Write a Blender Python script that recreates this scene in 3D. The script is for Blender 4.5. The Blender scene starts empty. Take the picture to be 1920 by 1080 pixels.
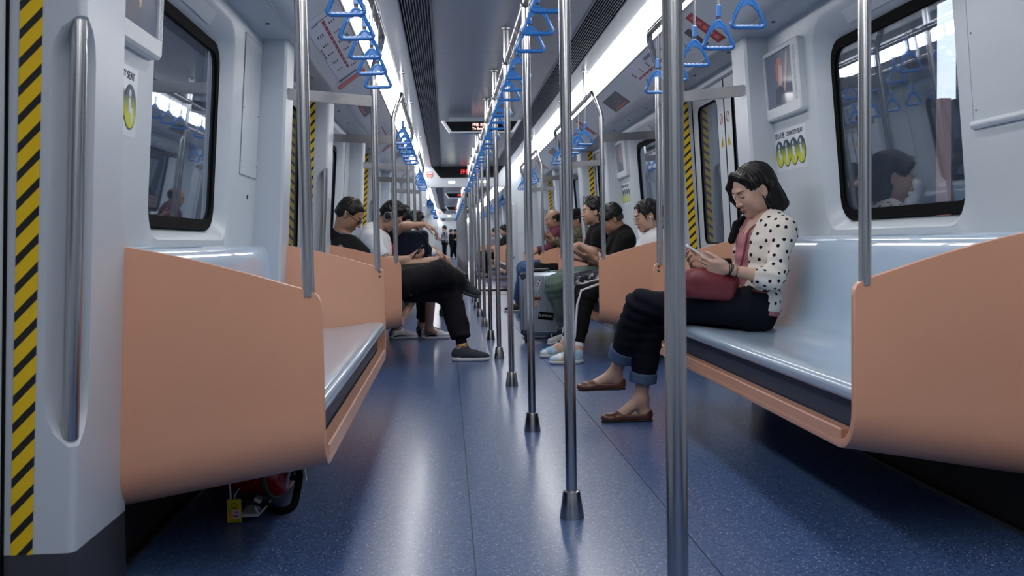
import bpy, math, random
import numpy as np
from mathutils import Vector, Matrix
SC = bpy.context.scene
COL = SC.collection
random.seed(7)
RNG = np.random.default_rng(7)

# ---------------------------------------------------------------- camera
F_PX = 1867.0
def cam_axes():
    fwd_tr = Vector(((838-960)/F_PX, (457-540)/F_PX, 1.0)).normalized()      # travel direction in camera space (x right, y down, z ahead)
    a, b = math.tan(math.radians(1.0)), 1.0
    c = -(a*fwd_tr.x + b*fwd_tr.y)/fwd_tr.z
    down = Vector((a, b, c)).normalized()
    rt = down.cross(fwd_tr)
    M = Matrix((rt, fwd_tr, -down)).transposed()                               # world -> camera (y down)
    return M
_M = cam_axes()
cam_data = bpy.data.cameras.new('camera')
cam = bpy.data.objects.new('camera', cam_data)
COL.objects.link(cam)
_R = (Matrix(((1,0,0),(0,-1,0),(0,0,-1))) @ _M).transposed()
cam.matrix_world = Matrix.Translation((-0.376, 0.0, 0.87)) @ _R.to_4x4()
cam_data.sensor_width = 36.0
cam_data.lens = F_PX*36.0/1920.0
cam_data.clip_start = 0.05
cam_data.clip_end = 200
cam_data.dof.use_dof = True
cam_data.dof.focus_distance = 4.75
cam_data.dof.aperture_fstop = 7.0
SC.camera = cam

# ---------------------------------------------------------------- world, exposure
W = bpy.data.worlds.new('tunnel_dark'); SC.world = W
W.use_nodes = True
W.node_tree.nodes['Background'].inputs[0].default_value = (0.02, 0.024, 0.03, 1)
W.node_tree.nodes['Background'].inputs[1].default_value = 0.4
SC.view_settings.view_transform = 'Standard'
SC.view_settings.look = 'None'
SC.view_settings.gamma = 1.0
SC.view_settings.use_curve_mapping = False
SC.view_settings.exposure = 0.0
STRIP_POWER = 11.0
SC.cycles.max_bounces = 8
SC.cycles.diffuse_bounces = 3
SC.cycles.glossy_bounces = 4
SC.cycles.transparent_max_bounces = 12
SC.cycles.sample_clamp_indirect = 4.0
SC.cycles.caustics_reflective = False
SC.cycles.caustics_refractive = False

# ---------------------------------------------------------------- materials
def lin(c):
    out = []
    for v in c[:3]:
        v = v/255.0
        out.append(v/12.92 if v <= 0.04045 else ((v+0.055)/1.055)**2.4)
    return (*out, 1.0)
MATS = {}
def mat(name, rgb, rough=0.5, metal=0.0, var=0.06, scale=6.0, bump=0.0, bscale=40.0, coat=0.0, coat_rough=0.1,
        spec=0.5, emit=None, estr=0.0, attr=None, sheen=0.0, stretch=None, sss=0.0):
    """plain procedural material: base colour with a slight noise variation, optional bump"""
    m = bpy.data.materials.new(name); m.use_nodes = True
    nt = m.node_tree; b = nt.nodes['Principled BSDF']
    tc = nt.nodes.new('ShaderNodeTexCoord')
    no = nt.nodes.new('ShaderNodeTexNoise'); no.inputs['Scale'].default_value = scale; no.inputs['Detail'].default_value = 3
    src = tc.outputs['Object']
    if stretch:
        mp = nt.nodes.new('ShaderNodeMapping'); mp.inputs['Scale'].default_value = stretch
        nt.links.new(src, mp.inputs[0]); src = mp.outputs[0]
    nt.links.new(src, no.inputs['Vector'])
    mx = nt.nodes.new('ShaderNodeMix'); mx.data_type = 'RGBA'; mx.blend_type = 'MULTIPLY'
    rp = nt.nodes.new('ShaderNodeMapRange')
    rp.inputs['From Min'].default_value = 0.3; rp.inputs['From Max'].default_value = 0.7
    rp.inputs['To Min'].default_value = 1-var; rp.inputs['To Max'].default_value = 1+var*0.4
    nt.links.new(no.outputs['Fac'], rp.inputs['Value'])
    cb = nt.nodes.new('ShaderNodeCombineColor')
    for i in range(3): nt.links.new(rp.outputs[0], cb.inputs[i])
    mx.inputs[0].default_value = 1.0
    if attr:
        at = nt.nodes.new('ShaderNodeAttribute'); at.attribute_name = attr
        nt.links.new(at.outputs['Color'], mx.inputs[6])
    else:
        mx.inputs[6].default_value = lin(rgb)
    nt.links.new(cb.outputs[0], mx.inputs[7])
    nt.links.new(mx.outputs[2], b.inputs['Base Color'])
    b.inputs['Roughness'].default_value = rough
    b.inputs['Metallic'].default_value = metal
    b.inputs['Specular IOR Level'].default_value = spec
    b.inputs['Coat Weight'].default_value = coat
    b.inputs['Coat Roughness'].default_value = coat_rough
    if sheen: b.inputs['Sheen Weight'].default_value = sheen
    if sss:
        b.inputs['Subsurface Weight'].default_value = sss
        b.inputs['Subsurface Radius'].default_value = (0.012, 0.005, 0.003)
    if emit:
        b.inputs['Emission Color'].default_value = lin(emit); b.inputs['Emission Strength'].default_value = estr
    if bump:
        n2 = nt.nodes.new('ShaderNodeTexNoise'); n2.inputs['Scale'].default_value = bscale; n2.inputs['Detail'].default_value = 2
        nt.links.new(src, n2.inputs['Vector'])
        bp = nt.nodes.new('ShaderNodeBump'); bp.inputs['Strength'].default_value = bump; bp.inputs['Distance'].default_value = 0.004
        nt.links.new(n2.outputs['Fac'], bp.inputs['Height']); nt.links.new(bp.outputs['Normal'], b.inputs['Normal'])
    MATS[name] = m
    return m

def stripe_mat(name):
    m = mat(name, (205, 168, 14), 0.45)
    nt = m.node_tree; b = nt.nodes['Principled BSDF']
    tc = nt.nodes.new('ShaderNodeTexCoord'); sp = nt.nodes.new('ShaderNodeSeparateXYZ')
    nt.links.new(tc.outputs['Object'], sp.inputs[0])
    sub = nt.nodes.new('ShaderNodeMath'); sub.operation = 'SUBTRACT'
    nt.links.new(sp.outputs['Z'], sub.inputs[0]); nt.links.new(sp.outputs['X'], sub.inputs[1])
    dv = nt.nodes.new('ShaderNodeMath'); dv.operation = 'DIVIDE'; dv.inputs[1].default_value = 0.0585
    nt.links.new(sub.outputs[0], dv.inputs[0])
    fr = nt.nodes.new('ShaderNodeMath'); fr.operation = 'FRACT'; nt.links.new(dv.outputs[0], fr.inputs[0])
    gt = nt.nodes.new('ShaderNodeMath'); gt.operation = 'GREATER_THAN'; gt.inputs[1].default_value = 0.36
    nt.links.new(fr.outputs[0], gt.inputs[0])
    mx = nt.nodes.new('ShaderNodeMix'); mx.data_type = 'RGBA'
    mx.inputs[6].default_value = lin((18, 16, 18)); mx.inputs[7].default_value = lin((236, 196, 8))
    nt.links.new(gt.outputs[0], mx.inputs[0]); nt.links.new(mx.outputs[2], b.inputs['Base Color'])
    return m

def floor_mat():
    m = mat('floor_vinyl', (70, 92, 150), 0.27, coat=.3, coat_rough=.17)
    nt = m.node_tree; b = nt.nodes['Principled BSDF']
    tc = nt.nodes.new('ShaderNodeTexCoord')
    base = nt.nodes.new('ShaderNodeTexNoise'); base.inputs['Scale'].default_value = 60; base.inputs['Detail'].default_value = 4
    nt.links.new(tc.outputs['Object'], base.inputs['Vector'])
    r = nt.nodes.new('ShaderNodeValToRGB')
    r.color_ramp.elements[0].position = .3; r.color_ramp.elements[0].color = lin((48, 74, 120))
    r.color_ramp.elements[1].position = .7; r.color_ramp.elements[1].color = lin((76, 106, 154))
    nt.links.new(base.outputs['Fac'], r.inputs[0])
    cur = r.outputs[0]
    for sc, th, col, seed in ((95, .20, (20, 26, 60), 0.0), (120, .16, (196, 204, 222), 3.3), (60, .13, (30, 38, 84), 7.1)):
        mp = nt.nodes.new('ShaderNodeMapping'); mp.inputs['Location'].default_value = (seed, seed*.7, 0)
        nt.links.new(tc.outputs['Object'], mp.inputs[0])
        v = nt.nodes.new('ShaderNodeTexVoronoi'); v.inputs['Scale'].default_value = sc
        nt.links.new(mp.outputs[0], v.inputs['Vector'])
        hs = nt.nodes.new('ShaderNodeSeparateColor'); nt.links.new(v.outputs['Color'], hs.inputs[0])
        ad = nt.nodes.new('ShaderNodeMath'); ad.operation = 'MULTIPLY'; nt.links.new(hs.outputs[0], ad.inputs[0]); ad.inputs[1].default_value = th*1.7
        lt = nt.nodes.new('ShaderNodeMath'); lt.operation = 'LESS_THAN'
        nt.links.new(v.outputs['Distance'], lt.inputs[0]); nt.links.new(ad.outputs[0], lt.inputs[1])
        mx = nt.nodes.new('ShaderNodeMix'); mx.data_type = 'RGBA'
        nt.links.new(lt.outputs[0], mx.inputs[0]); nt.links.new(cur, mx.inputs[6]); mx.inputs[7].default_value = lin(col)
        cur = mx.outputs[2]
    nt.links.new(cur, b.inputs['Base Color'])
    rn = nt.nodes.new('ShaderNodeTexNoise'); rn.inputs['Scale'].default_value = 1.3; rn.inputs['Detail'].default_value = 2
    nt.links.new(tc.outputs['Object'], rn.inputs['Vector'])
    rr = nt.nodes.new('ShaderNodeMapRange'); rr.inputs['To Min'].default_value = .29; rr.inputs['To Max'].default_value = .33
    nt.links.new(rn.outputs['Fac'], rr.inputs['Value']); nt.links.new(rr.outputs[0], b.inputs['Roughness'])
    bp = nt.nodes.new('ShaderNodeBump'); bp.inputs['Strength'].default_value = .015; bp.inputs['Distance'].default_value = .001
    n3 = nt.nodes.new('ShaderNodeTexNoise'); n3.inputs['Scale'].default_value = 160
    nt.links.new(tc.outputs['Object'], n3.inputs['Vector']); nt.links.new(n3.outputs['Fac'], bp.inputs['Height'])
    nt.links.new(bp.outputs['Normal'], b.inputs['Normal'])
    return m

def glass_mat(name, tint, refl, dark):
    m = bpy.data.materials.new(name); m.use_nodes = True
    nt = m.node_tree; nt.nodes.clear()
    out = nt.nodes.new('ShaderNodeOutputMaterial')
    tr = nt.nodes.new('ShaderNodeBsdfTransparent'); tr.inputs[0].default_value = (*tint, 1)
    gl = nt.nodes.new('ShaderNodeBsdfGlossy'); gl.inputs['Roughness'].default_value = 0.015; gl.inputs[0].default_value = (.86, .92, 1, 1)
    df = nt.nodes.new('ShaderNodeBsdfDiffuse'); df.inputs[0].default_value = (*dark, 1)  # haze over the glass, put in as a pale diffuse share
    lw = nt.nodes.new('ShaderNodeLayerWeight'); lw.inputs[0].default_value = .5
    fr = nt.nodes.new('ShaderNodeMath'); fr.operation = 'POWER'; fr.inputs[1].default_value = 2.2; nt.links.new(lw.outputs['Facing'], fr.inputs[0])
    no = nt.nodes.new('ShaderNodeTexNoise'); no.inputs['Scale'].default_value = 3
    ma = nt.nodes.new('ShaderNodeMath'); ma.operation = 'MULTIPLY_ADD'; ma.inputs[1].default_value = .55; ma.inputs[2].default_value = refl
    ma.use_clamp = True
    nt.links.new(fr.outputs[0], ma.inputs[0])
    m1 = nt.nodes.new('ShaderNodeMixShader'); m1.inputs[0].default_value = .20
    nt.links.new(tr.outputs[0], m1.inputs[1]); nt.links.new(df.outputs[0], m1.inputs[2])
    m2 = nt.nodes.new('ShaderNodeMixShader')
    nt.links.new(ma.outputs[0], m2.inputs[0]); nt.links.new(m1.outputs[0], m2.inputs[1]); nt.links.new(gl.outputs[0], m2.inputs[2])
    nt.links.new(m2.outputs[0], out.inputs[0])
    MATS[name] = m
    return m

def steel_mat(name, rgb, rough, along):
    m = mat(name, rgb, rough, metal=1.0, var=0.08, scale=8.0, bump=0.012, bscale=120, stretch=along)
    return m

M = dict(
    white=mat('white_panel', (197, 206, 215), 0.38, var=.03, scale=2, coat=.25, coat_rough=.25),
    white2=mat('white_plastic', (214, 219, 224), 0.42, var=.03),
    pillar=mat('pillar_paint', (194, 202, 213), 0.36, var=.03, scale=2, coat=.25, coat_rough=.25),
    ceil=mat('ceiling_panel_paint', (140, 152, 168), 0.3, var=.04, scale=1.5, coat=.3, coat_rough=.2),
    cove=mat('cove_paint', (194, 202, 212), 0.34, var=.03, scale=2, coat=.2, coat_rough=.25),
    dark=mat('dark_plinth', (58, 60, 70), 0.4, var=.1),
    black=mat('black_rubber', (7, 7, 9), 0.7, var=.1, spec=.08),
    backing=mat('black_backing', (14, 15, 18), 0.7),
    slat=mat('grille_aluminium', (112, 118, 134), 0.4, metal=.5),
    orange=mat('orange_laminate', (228, 168, 136), 0.36, var=.05, scale=3, coat=.25, coat_rough=.3),
    seat=mat('seat_plastic', (174, 196, 218), 0.32, var=.04, scale=3, coat=.8, coat_rough=.03, bump=.12, bscale=5),
    fascia=mat('slate_blue_fascia', (38, 54, 78), 0.5, var=.08),
    steel=steel_mat('brushed_steel', (186, 186, 188), 0.22, (30, 30, 1.0)),
    steel2=steel_mat('satin_steel', (118, 119, 123), 0.30, (3, 30, 30)),
    blue=mat('strap_blue_plastic', (40, 112, 190), 0.3, var=.05, coat=.3),
    cord=mat('strap_cord', (150, 152, 158), 0.5),
    stripe=stripe_mat('hazard_stripe'),
    floor=floor_mat(),
    glass=glass_mat('window_glass', (.80, .86, .92), .07, (.15, .19, .26)),
    dglass=glass_mat('door_glass', (.8, .85, .9), .06, (.2, .23, .27)),
    strip=mat('light_diffuser', (240, 240, 242), 0.5, emit=(252, 250, 248), estr=STRIP_POWER),
    lamp=mat('gangway_lamp', (250, 255, 225), 0.5, emit=(250, 255, 214), estr=6.0),
    red=mat('red_print', (168, 44, 52), 0.4),
    redp=mat('faded_red_print', (186, 92, 92), 0.4),
    maroon=mat('maroon_print', (150, 50, 66), 0.4),
    paper=mat('paper', (202, 208, 222), 0.4),
    ink=mat('ink', (50, 54, 66), 0.6),
    yellow=mat('yellow_print', (214, 176, 20), 0.5),
    led=mat('led_red', (255, 60, 60), 0.5, emit=(255, 58, 58), estr=2.2),
    ledw=mat('led_pink', (255, 210, 205), 0.5, emit=(255, 190, 182), estr=3.0),
    tunnel=mat('tunnel_concrete', (58, 66, 80), 0.8, var=.2),
    seam=mat('seam_grey', (150, 156, 166), .6),
    rubber=mat('dark_grey_rubber', (40, 42, 50), 0.6),
)

# ---------------------------------------------------------------- mesh building
class MB:
    def __init__(s): s.v = []; s.f = []
    def add(s, vs, fs):
        o = len(s.v); s.v += [tuple(map(float, v)) for v in vs]; s.f += [tuple(o+i for i in f) for f in fs]; return s
    def box(s, lo, hi):
        (x0, y0, z0), (x1, y1, z1) = lo, hi
        if x0 > x1: x0, x1 = x1, x0
        if y0 > y1: y0, y1 = y1, y0
        if z0 > z1: z0, z1 = z1, z0
        return s.add([(x0,y0,z0),(x1,y0,z0),(x1,y1,z0),(x0,y1,z0),(x0,y0,z1),(x1,y0,z1),(x1,y1,z1),(x0,y1,z1)],
              [(0,3,2,1),(4,5,6,7),(0,1,5,4),(1,2,6,5),(2,3,7,6),(3,0,4,7)])
    def cbox(s, lo, hi, b):
        """box with all edges chamfered by b"""
        lo, hi = [min(a, c) for a, c in zip(lo, hi)], [max(a, c) for a, c in zip(lo, hi)]
        vs = []; idx = {}
        for ax in range(3):
            o = [a for a in range(3) if a != ax]
            for sd in (0, 1):
                q = []
                for i, j in ((0,0),(1,0),(1,1),(0,1)):
                    p = [0,0,0]; p[ax] = hi[ax] if sd else lo[ax]
                    p[o[0]] = hi[o[0]]-b if i else lo[o[0]]+b; p[o[1]] = hi[o[1]]-b if j else lo[o[1]]+b
                    key = [0,0,0]; key[ax] = sd; key[o[0]] = i; key[o[1]] = j
                    idx[(ax, *key)] = len(vs); q.append(len(vs)); vs.append(p)
        fs = []
        for ax in range(3):
            o = [a for a in range(3) if a != ax]
            for sd in (0, 1):
                q = []
                for i, j in ((0,0),(1,0),(1,1),(0,1)):
                    key = [0,0,0]; key[ax] = sd; key[o[0]] = i; key[o[1]] = j; q.append(idx[(ax, *key)])
                fs.append(q)
        for ax in range(3):                       # edges along ax
            a, c = [k for k in range(3) if k != ax]
            for i in (0,1):
                for j in (0,1):
                    q = []
                    for face, e in ((a,0),(a,1),(c,1),(c,0)):
                        key = [0,0,0]; key[ax] = e; key[a] = i; key[c] = j; q.append(idx[(face, *key)])
                    fs.append(q)
        for i in (0,1):
            for j in (0,1):
                for k in (0,1):
                    fs.append([idx[(0,i,j,k)], idx[(1,i,j,k)], idx[(2,i,j,k)]])
        return s.add(vs, fs)
    def tube(s, path, r, n=12, cap=True, closed=False, flat=None):
        P = [Vector(p) for p in path]; L = len(P)
        rs = r if hasattr(r, '__len__') else [r]*L
        T = []
        for i in range(L):
            a = P[(i-1) % L] if (closed or i > 0) else P[i]
            c = P[(i+1) % L] if (closed or i < L-1) else P[i]
            T.append((c-a).normalized())
        up = Vector((0,0,1)) if abs(T[0].z) < .9 else Vector((1,0,0))
        N = (up - T[0]*up.dot(T[0])).normalized()
        vs = []
        for i in range(L):
            N = (N - T[i]*N.dot(T[i])).normalized(); B = T[i].cross(N)
            for k in range(n):
                t = 2*math.pi*k/n
                vs.append(P[i] + N*(math.cos(t)*rs[i]) + B*(math.sin(t)*rs[i]))
        fs = []
        for i in range(L if closed else L-1):
            j = (i+1) % L
            for k in range(n):
                fs.append((i*n+k, i*n+(k+1) % n, j*n+(k+1) % n, j*n+k))
        if cap and not closed:
            fs.append(tuple(reversed(range(n)))); fs.append(tuple((L-1)*n+k for k in range(n)))
        return s.add(vs, fs)
    def lathe(s, prof, c=(0,0,0), n=24):
        vs = []; fs = []
        for r, z in prof:
            for k in range(n):
                t = 2*math.pi*k/n; vs.append((c[0]+r*math.cos(t), c[1]+r*math.sin(t), c[2]+z))
        for i in range(len(prof)-1):
            for k in range(n):
                fs.append((i*n+k, i*n+(k+1) % n, (i+1)*n+(k+1) % n, (i+1)*n+k))
        fs.append(tuple(reversed(range(n)))); fs.append(tuple((len(prof)-1)*n+k for k in range(n)))
        return s.add(vs, fs)
    def prism(s, poly, d):
        """poly: list of 3D points (planar), d: extrusion vector"""
        n = len(poly); d = Vector(d)
        vs = [Vector(p) for p in poly] + [Vector(p)+d for p in poly]
        fs = [tuple(reversed(range(n))), tuple(range(n, 2*n))] + [(i, (i+1) % n, n+(i+1) % n, n+i) for i in range(n)]
        return s.add(vs, fs)
    def loops(s, Ls, closed=True, cap0=False, cap1=False):
        n = len(Ls[0]); vs = [p for L in Ls for p in L]; fs = []
        for i in range(len(Ls)-1):
            for k in range(n if closed else n-1):
                fs.append((i*n+k, i*n+(k+1) % n, (i+1)*n+(k+1) % n, (i+1)*n+k))
        if cap0: fs.append(tuple(reversed(range(n))))
        if cap1: fs.append(tuple((len(Ls)-1)*n+k for k in range(n)))
        return s.add(vs, fs)
    def ball(s, c, r, n=10, m=6):
        rr = r if hasattr(r, '__len__') else (r, r, r)
        Ls = []
        for j in range(1, m):
            t = math.pi*j/m
            Ls.append([(c[0]+rr[0]*math.sin(t)*math.cos(2*math.pi*k/n), c[1]+rr[1]*math.sin(t)*math.sin(2*math.pi*k/n), c[2]-rr[2]*math.cos(t)) for k in range(n)])
        return s.loops(Ls, True, True, True)

def root_loc(o):
    p = Vector((0,0,0))
    while o is not None:
        p += o.location; o = o.parent
    return p
def link_mesh(name, me, m, parent):
    o = bpy.data.objects.new(name, me); COL.objects.link(o)
    if m is not None: me.materials.append(m)
    if parent is not None: o.parent = parent
    return o
def obj(name, mb, m, parent=None, smooth=False, local=False, bevel=0.0, angle=40):
    """links a mesh built in world coordinates (or in the parent's own when local) as ONE object"""
    me = bpy.data.meshes.new(name)
    off = Vector((0,0,0)) if (local or parent is None) else root_loc(parent)
    me.from_pydata([tuple(Vector(v)-off) for v in mb.v], [], mb.f)
    import bmesh
    bm = bmesh.new(); bm.from_mesh(me)
    bmesh.ops.recalc_face_normals(bm, faces=bm.faces)
    if bevel:
        bmesh.ops.bevel(bm, geom=[e for e in bm.edges if len(e.link_faces) == 2 and e.calc_face_angle(0) > .6], offset=bevel, segments=2, affect='EDGES', clamp_overlap=True)
    bm.to_mesh(me); bm.free()
    if smooth:
        me.polygons.foreach_set('use_smooth', [True]*len(me.polygons))
        try:
            me.set_sharp_from_angle(angle=math.radians(angle))
        except Exception: pass
    return link_mesh(name, me, m, parent)
def thing(name, label, cat, loc=(0,0,0), group=None):
    o = bpy.data.objects.new(name, None); COL.objects.link(o); o.location = loc; o.empty_display_size = .1
    o['label'] = label; o['category'] = cat
    if group: o['group'] = group
    return o
def tag(o, label, cat, group=None):
    o['label'] = label; o['category'] = cat
    if group: o['group'] = group
    return o
def struct(name, label=None, loc=(0,0,0)):
    o = bpy.data.objects.new(name, None); COL.objects.link(o); o.location = loc; o.empty_display_size = .1
    o['kind'] = 'structure'
    if label: o['label'] = label
    return o
def dup(root, off, label=None, group=None):
    r = root.copy(); COL.objects.link(r); r.location = Vector(root.location)+Vector(off)
    if label: r['label'] = label
    if group: r['group'] = group
    for ch in list(root.children):
        c = ch.copy(); COL.objects.link(c); c.parent = r
        for g in ch.children:
            d = g.copy(); COL.objects.link(d); d.parent = c
    return r
_tcache = {}
def text_part(name, body, size, m, parent, origin, xdir, ydir, depth=.0006, align='CENTER', local=False):
    """flat lettering turned into a mesh: origin/xdir/ydir in world space"""
    key = (body, size, align, depth)
    if key not in _tcache:
        cu = bpy.data.curves.new('lettering', 'FONT'); cu.body = body; cu.size = size; cu.align_x = align; cu.align_y = 'CENTER'
        cu.extrude = depth; cu.resolution_u = 3
        ob = bpy.data.objects.new('lettering_tmp', cu); COL.objects.link(ob)
        dg = bpy.context.evaluated_depsgraph_get()
        me = bpy.data.meshes.new_from_object(ob.evaluated_get(dg))
        bpy.data.objects.remove(ob); bpy.data.curves.remove(cu)
        _tcache[key] = me
    me = _tcache[key].copy(); me.name = name
    x = Vector(xdir).normalized(); y = Vector(ydir).normalized(); z = x.cross(y)
    R = Matrix((x, y, z)).transposed().to_4x4()
    off = Vector(origin) - (Vector((0,0,0)) if (local or parent is None) else root_loc(parent))
    me.transform(Matrix.Translation(off) @ R)
    me.materials.clear()
    o = link_mesh(name, me, m, parent)
    return o
ORD = ['first','second','third','fourth','fifth','sixth','seventh','eighth','ninth','tenth','eleventh','twelfth','thirteenth','fourteenth','fifteenth','sixteenth','seventeenth','eighteenth','nineteenth','twentieth','twenty-first','twenty-second','twenty-third','twenty-fourth','twenty-fifth','twenty-sixth','twenty-seventh','twenty-eighth','twenty-ninth','thirtieth','thirty-first','thirty-second','thirty-third','thirty-fourth','thirty-fifth','thirty-sixth','thirty-seventh','thirty-eighth','thirty-ninth','fortieth']
# ================================================================ the carriage
PITCH = 4.45
Y0, Y1 = -1.5, 16.7             # this carriage, cut short behind the camera to dim the near end
CAR2 = 20.2                     # offset of the next one
ZC = 2.15                       # ceiling height
XW = lambda z: 1.25+.075*(1.88-z)        # window wall
XP = lambda z: 1.131+.0575*(1.87-z)        # pillar face towards the aisle
XL = lambda z: 1.305+.05*(1.77-z)        # door leaves
def wm(s, y, z, d=0.0): return (s*(XW(z)+d), y, z)
SN = {-1: 'left', 1: 'right'}

def rr(y0, y1, z0, z1, r, n=7):
    """rounded rectangle, n points per corner"""
    out = []
    for cy, cz, a in ((y1-r, z1-r, 0), (y0+r, z1-r, 90), (y0+r, z0+r, 180), (y1-r, z0+r, 270)):
        for k in range(n):
            t = math.radians(a+90*k/(n-1)); out.append((cy+r*math.cos(t), cz+r*math.sin(t)))
    return out

# ---- floor
floor = struct('floor', 'blue speckled vinyl floor down the whole carriage')
obj('subfloor', MB().box((-1.36, Y0, -.06), (1.36, Y1, -.004)), M['dark'], floor)
for x0, x1 in ((-1.27, -.3195), (-.3155, .3155), (.3195, 1.27)):
    obj('floor_sheet', MB().box((x0, Y0, -.03), (x1, Y1, 0)), M['floor'], floor)

# ---- ceiling
ceiling = struct('ceiling', 'blue grey ceiling panels between the two light bands')
ys = [Y0]; y = 5.26-1.5*5
while y < Y1:
    if y > Y0+.1: ys.append(y)
    y += 1.5
ys.append(Y1)
for a, b in zip(ys[:-1], ys[1:]):
    mb = MB()
    sec = [(-.434, ZC+.03), (-.434, ZC+.004), (-.43, ZC), (.43, ZC), (.434, ZC+.004), (.434, ZC+.03)]
    mb.loops([[(x, a+.002, z) for x, z in sec], [(x, b-.002, z) for x, z in sec]], True, True, True)
    obj('ceiling_panel', mb, M['ceil'], ceiling)
    for s in (-1, 1):
        sec = [(s*.612, ZC+.03), (s*.612, ZC), (s*.715, ZC-.004), (s*.722, ZC+.03)]
        obj('ceiling_panel', MB().loops([[(x, a+.002, z) for x, z in sec], [(x, b-.002, z) for x, z in sec]], True, True, True), M['ceil'], ceiling)
obj('roof_shell', MB().box((-1.4, Y0, 2.25), (1.4, Y1, 2.3)), M['backing'], ceiling)
# ---- air vents: long grilles either side of the middle panels
for s in (-1, 1):
    v = struct(f'trim_{1 if s<0 else 2}', f'long slatted air vent in the ceiling, {SN[s]} one of the pair')
    obj('backing', MB().box((s*.434, Y0, ZC+.035), (s*.612, Y1, ZC+.05)), M['backing'], v)
    mb = MB()
    for k in range(12):
        x = .441+k*.0149
        mb.box((s*x-.0022, Y0, ZC-.001), (s*x+.0022, Y1, ZC+.010))
    n = int((Y1-Y0)/.026)
    for k in range(n):
        y = Y0+.013+k*.026
        mb.box((s*.4375, y-.004, ZC+.010), (s*.58, y+.004, ZC+.016))
    o = obj('slat', mb, M['slat'], v); o['kind'] = 'stuff'
    obj('grille_frame', MB().box((s*.432, Y0, ZC-.003), (s*.438, Y1, ZC+.03)).box((s*.606, Y0, ZC-.003), (s*.613, Y1, ZC+.03)), M['slat'], v)

# ---- light bands, cove panels and soffits
for s in (-1, 1):
    lb = thing('ceiling_light', f'white light band along the {SN[s]} ceiling edge', 'ceiling light', (s*.79, 0, 2.1))
    sec = [(s*.724, 2.138), (s*.860, 2.052), (s*.875, 2.07), (s*.735, 2.165)]
    obj('diffuser', MB().loops([[(x, Y0, z) for x, z in sec], [(x, Y1, z) for x, z in sec]], True, True, True), M['strip'], lb)
    sec = [(s*.858, 2.056), (s*.864, 2.044), (s*.876, 2.05), (s*.874, 2.07)]
    obj('edge_trim', MB().loops([[(x, Y0, z) for x, z in sec], [(x, Y1, z) for x, z in sec]], True, True, True), M['dark'], lb)
    cv = struct(f'trim_{3 if s<0 else 4}', f'sloping cove panels and flat ledge above the {SN[s]} wall')
    edges = [Y0] + [Y0+.65+1.483*k for k in range(1, 13)] + [Y1]
    for a, b in zip(edges[:-1], edges[1:]):
        sec = [(s*.866, 2.048), (s*.90, 2.022), (s*1.075, 1.897), (s*1.09, 1.885), (s*1.10, 1.91), (s*.88, 2.075)]
        obj('cove_panel', MB().loops([[(x, a+.0015, z) for x, z in sec], [(x, b-.0015, z) for x, z in sec]], True, True, True), M['cove'], cv)
    sec = [(s*1.088, 1.884), (s*1.10, 1.879), (s*1.42, 1.879), (s*1.42, 1.93), (s*1.09, 1.93)]
    obj('ledge', MB().loops([[(x, Y0, z) for x, z in sec], [(x, Y1, z) for x, z in sec]], True, True, True), M['cove'], cv)
    y = .9
    while y < 15:
        obj('screw_cap', MB().lathe([(.009, -.003), (.009, 0), (.006, .001)], (s*1.165, y, 1.877), 10), M['dark'], cv)
        y += .7417
    obj('outer_shell', MB().box((s*1.46, Y0, 1.0), (s*1.5, Y1, 2.3)).box((s*1.46, Y0, -.06), (s*1.5, Y1, .3)), M['backing'], cv) if False else None

# ---- side walls
def sideface(s, mb, y0, y1, z0, z1, fx, d0, d1):
    """slab between two leaning faces fx(z)+d0 and fx(z)+d1"""
    L = []
    for y in (y0, y1):
        L.append([(s*(fx(z0)+d0), y, z0), (s*(fx(z1)+d0), y, z1), (s*(fx(z1)+d1), y, z1), (s*(fx(z0)+d1), y, z0)])
    return mb.loops(L, True, True, True)

def pillar(s, y0, y1, parent, door_low):
    """moulded post; door_low: the doorway is on the low-Y side (that corner carries the grab handle scoop)"""
    zs = [.19, .3, .40, .43, .46, .50, .56, .70, .85, .90, .95, 1.0, 1.1, 1.24, 1.29, 1.33, 1.36, 1.385, 1.5, 1.7, 1.879]
    def e(z):
        if not door_low or z < .43 or z > 1.385: return 0.0
        a = min((z-.43)/.09, (1.385-z)/.07, 1.0)
        return math.sqrt(max(a, 0))
    L = []
    yd = y0 if door_low else y1; sg = 1 if door_low else -1
    for z in zs:
        x = XP(z); q = e(z); w = .018+.055*q
        pts = [(x+.30, yd), (x+.12, yd)]
        A = Vector((x+w, yd)); B = Vector((x, yd+sg*w))
        for k in range(7):
            t = k/6
            th = math.pi/2*t
            arc = Vector((x+w*(1-math.sin(th)), yd+sg*w*(1-math.cos(th))))
            ch = A.lerp(B, t); bulge = math.sin(math.pi*t)
            scoop = ch + Vector((1, sg)).normalized()*(.02*bulge*q)
            p = arc.lerp(scoop, q); pts.append((p.x, p.y))
        yo = (y1-.09*min(max((z-.86)/.10, 0), 1)) if door_low else y0
        pts += [(x, yo-sg*.012), (x+.012, yo), (x+.30, yo)]
        L.append([(s*px, py, z) for px, py in pts])
    return obj('pillar', MB().loops(L, True, True, True), M['pillar'], parent, smooth=True, angle=35)

def grab_handle(s, y0, parent):
    P = []
    for k in range(14):
        z = .452+(1.372-.452)*k/13
        P.append((s*(XP(z)+.020), y0+.020, z))
    P = [(s*(XP(.44)+.045), y0+.045, .445)] + P + [(s*(XP(1.38)+.045), y0+.045, 1.378)]
    return obj('grab_handle', MB().tube(P, .0185, 16), M['steel'], parent, smooth=True)

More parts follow.
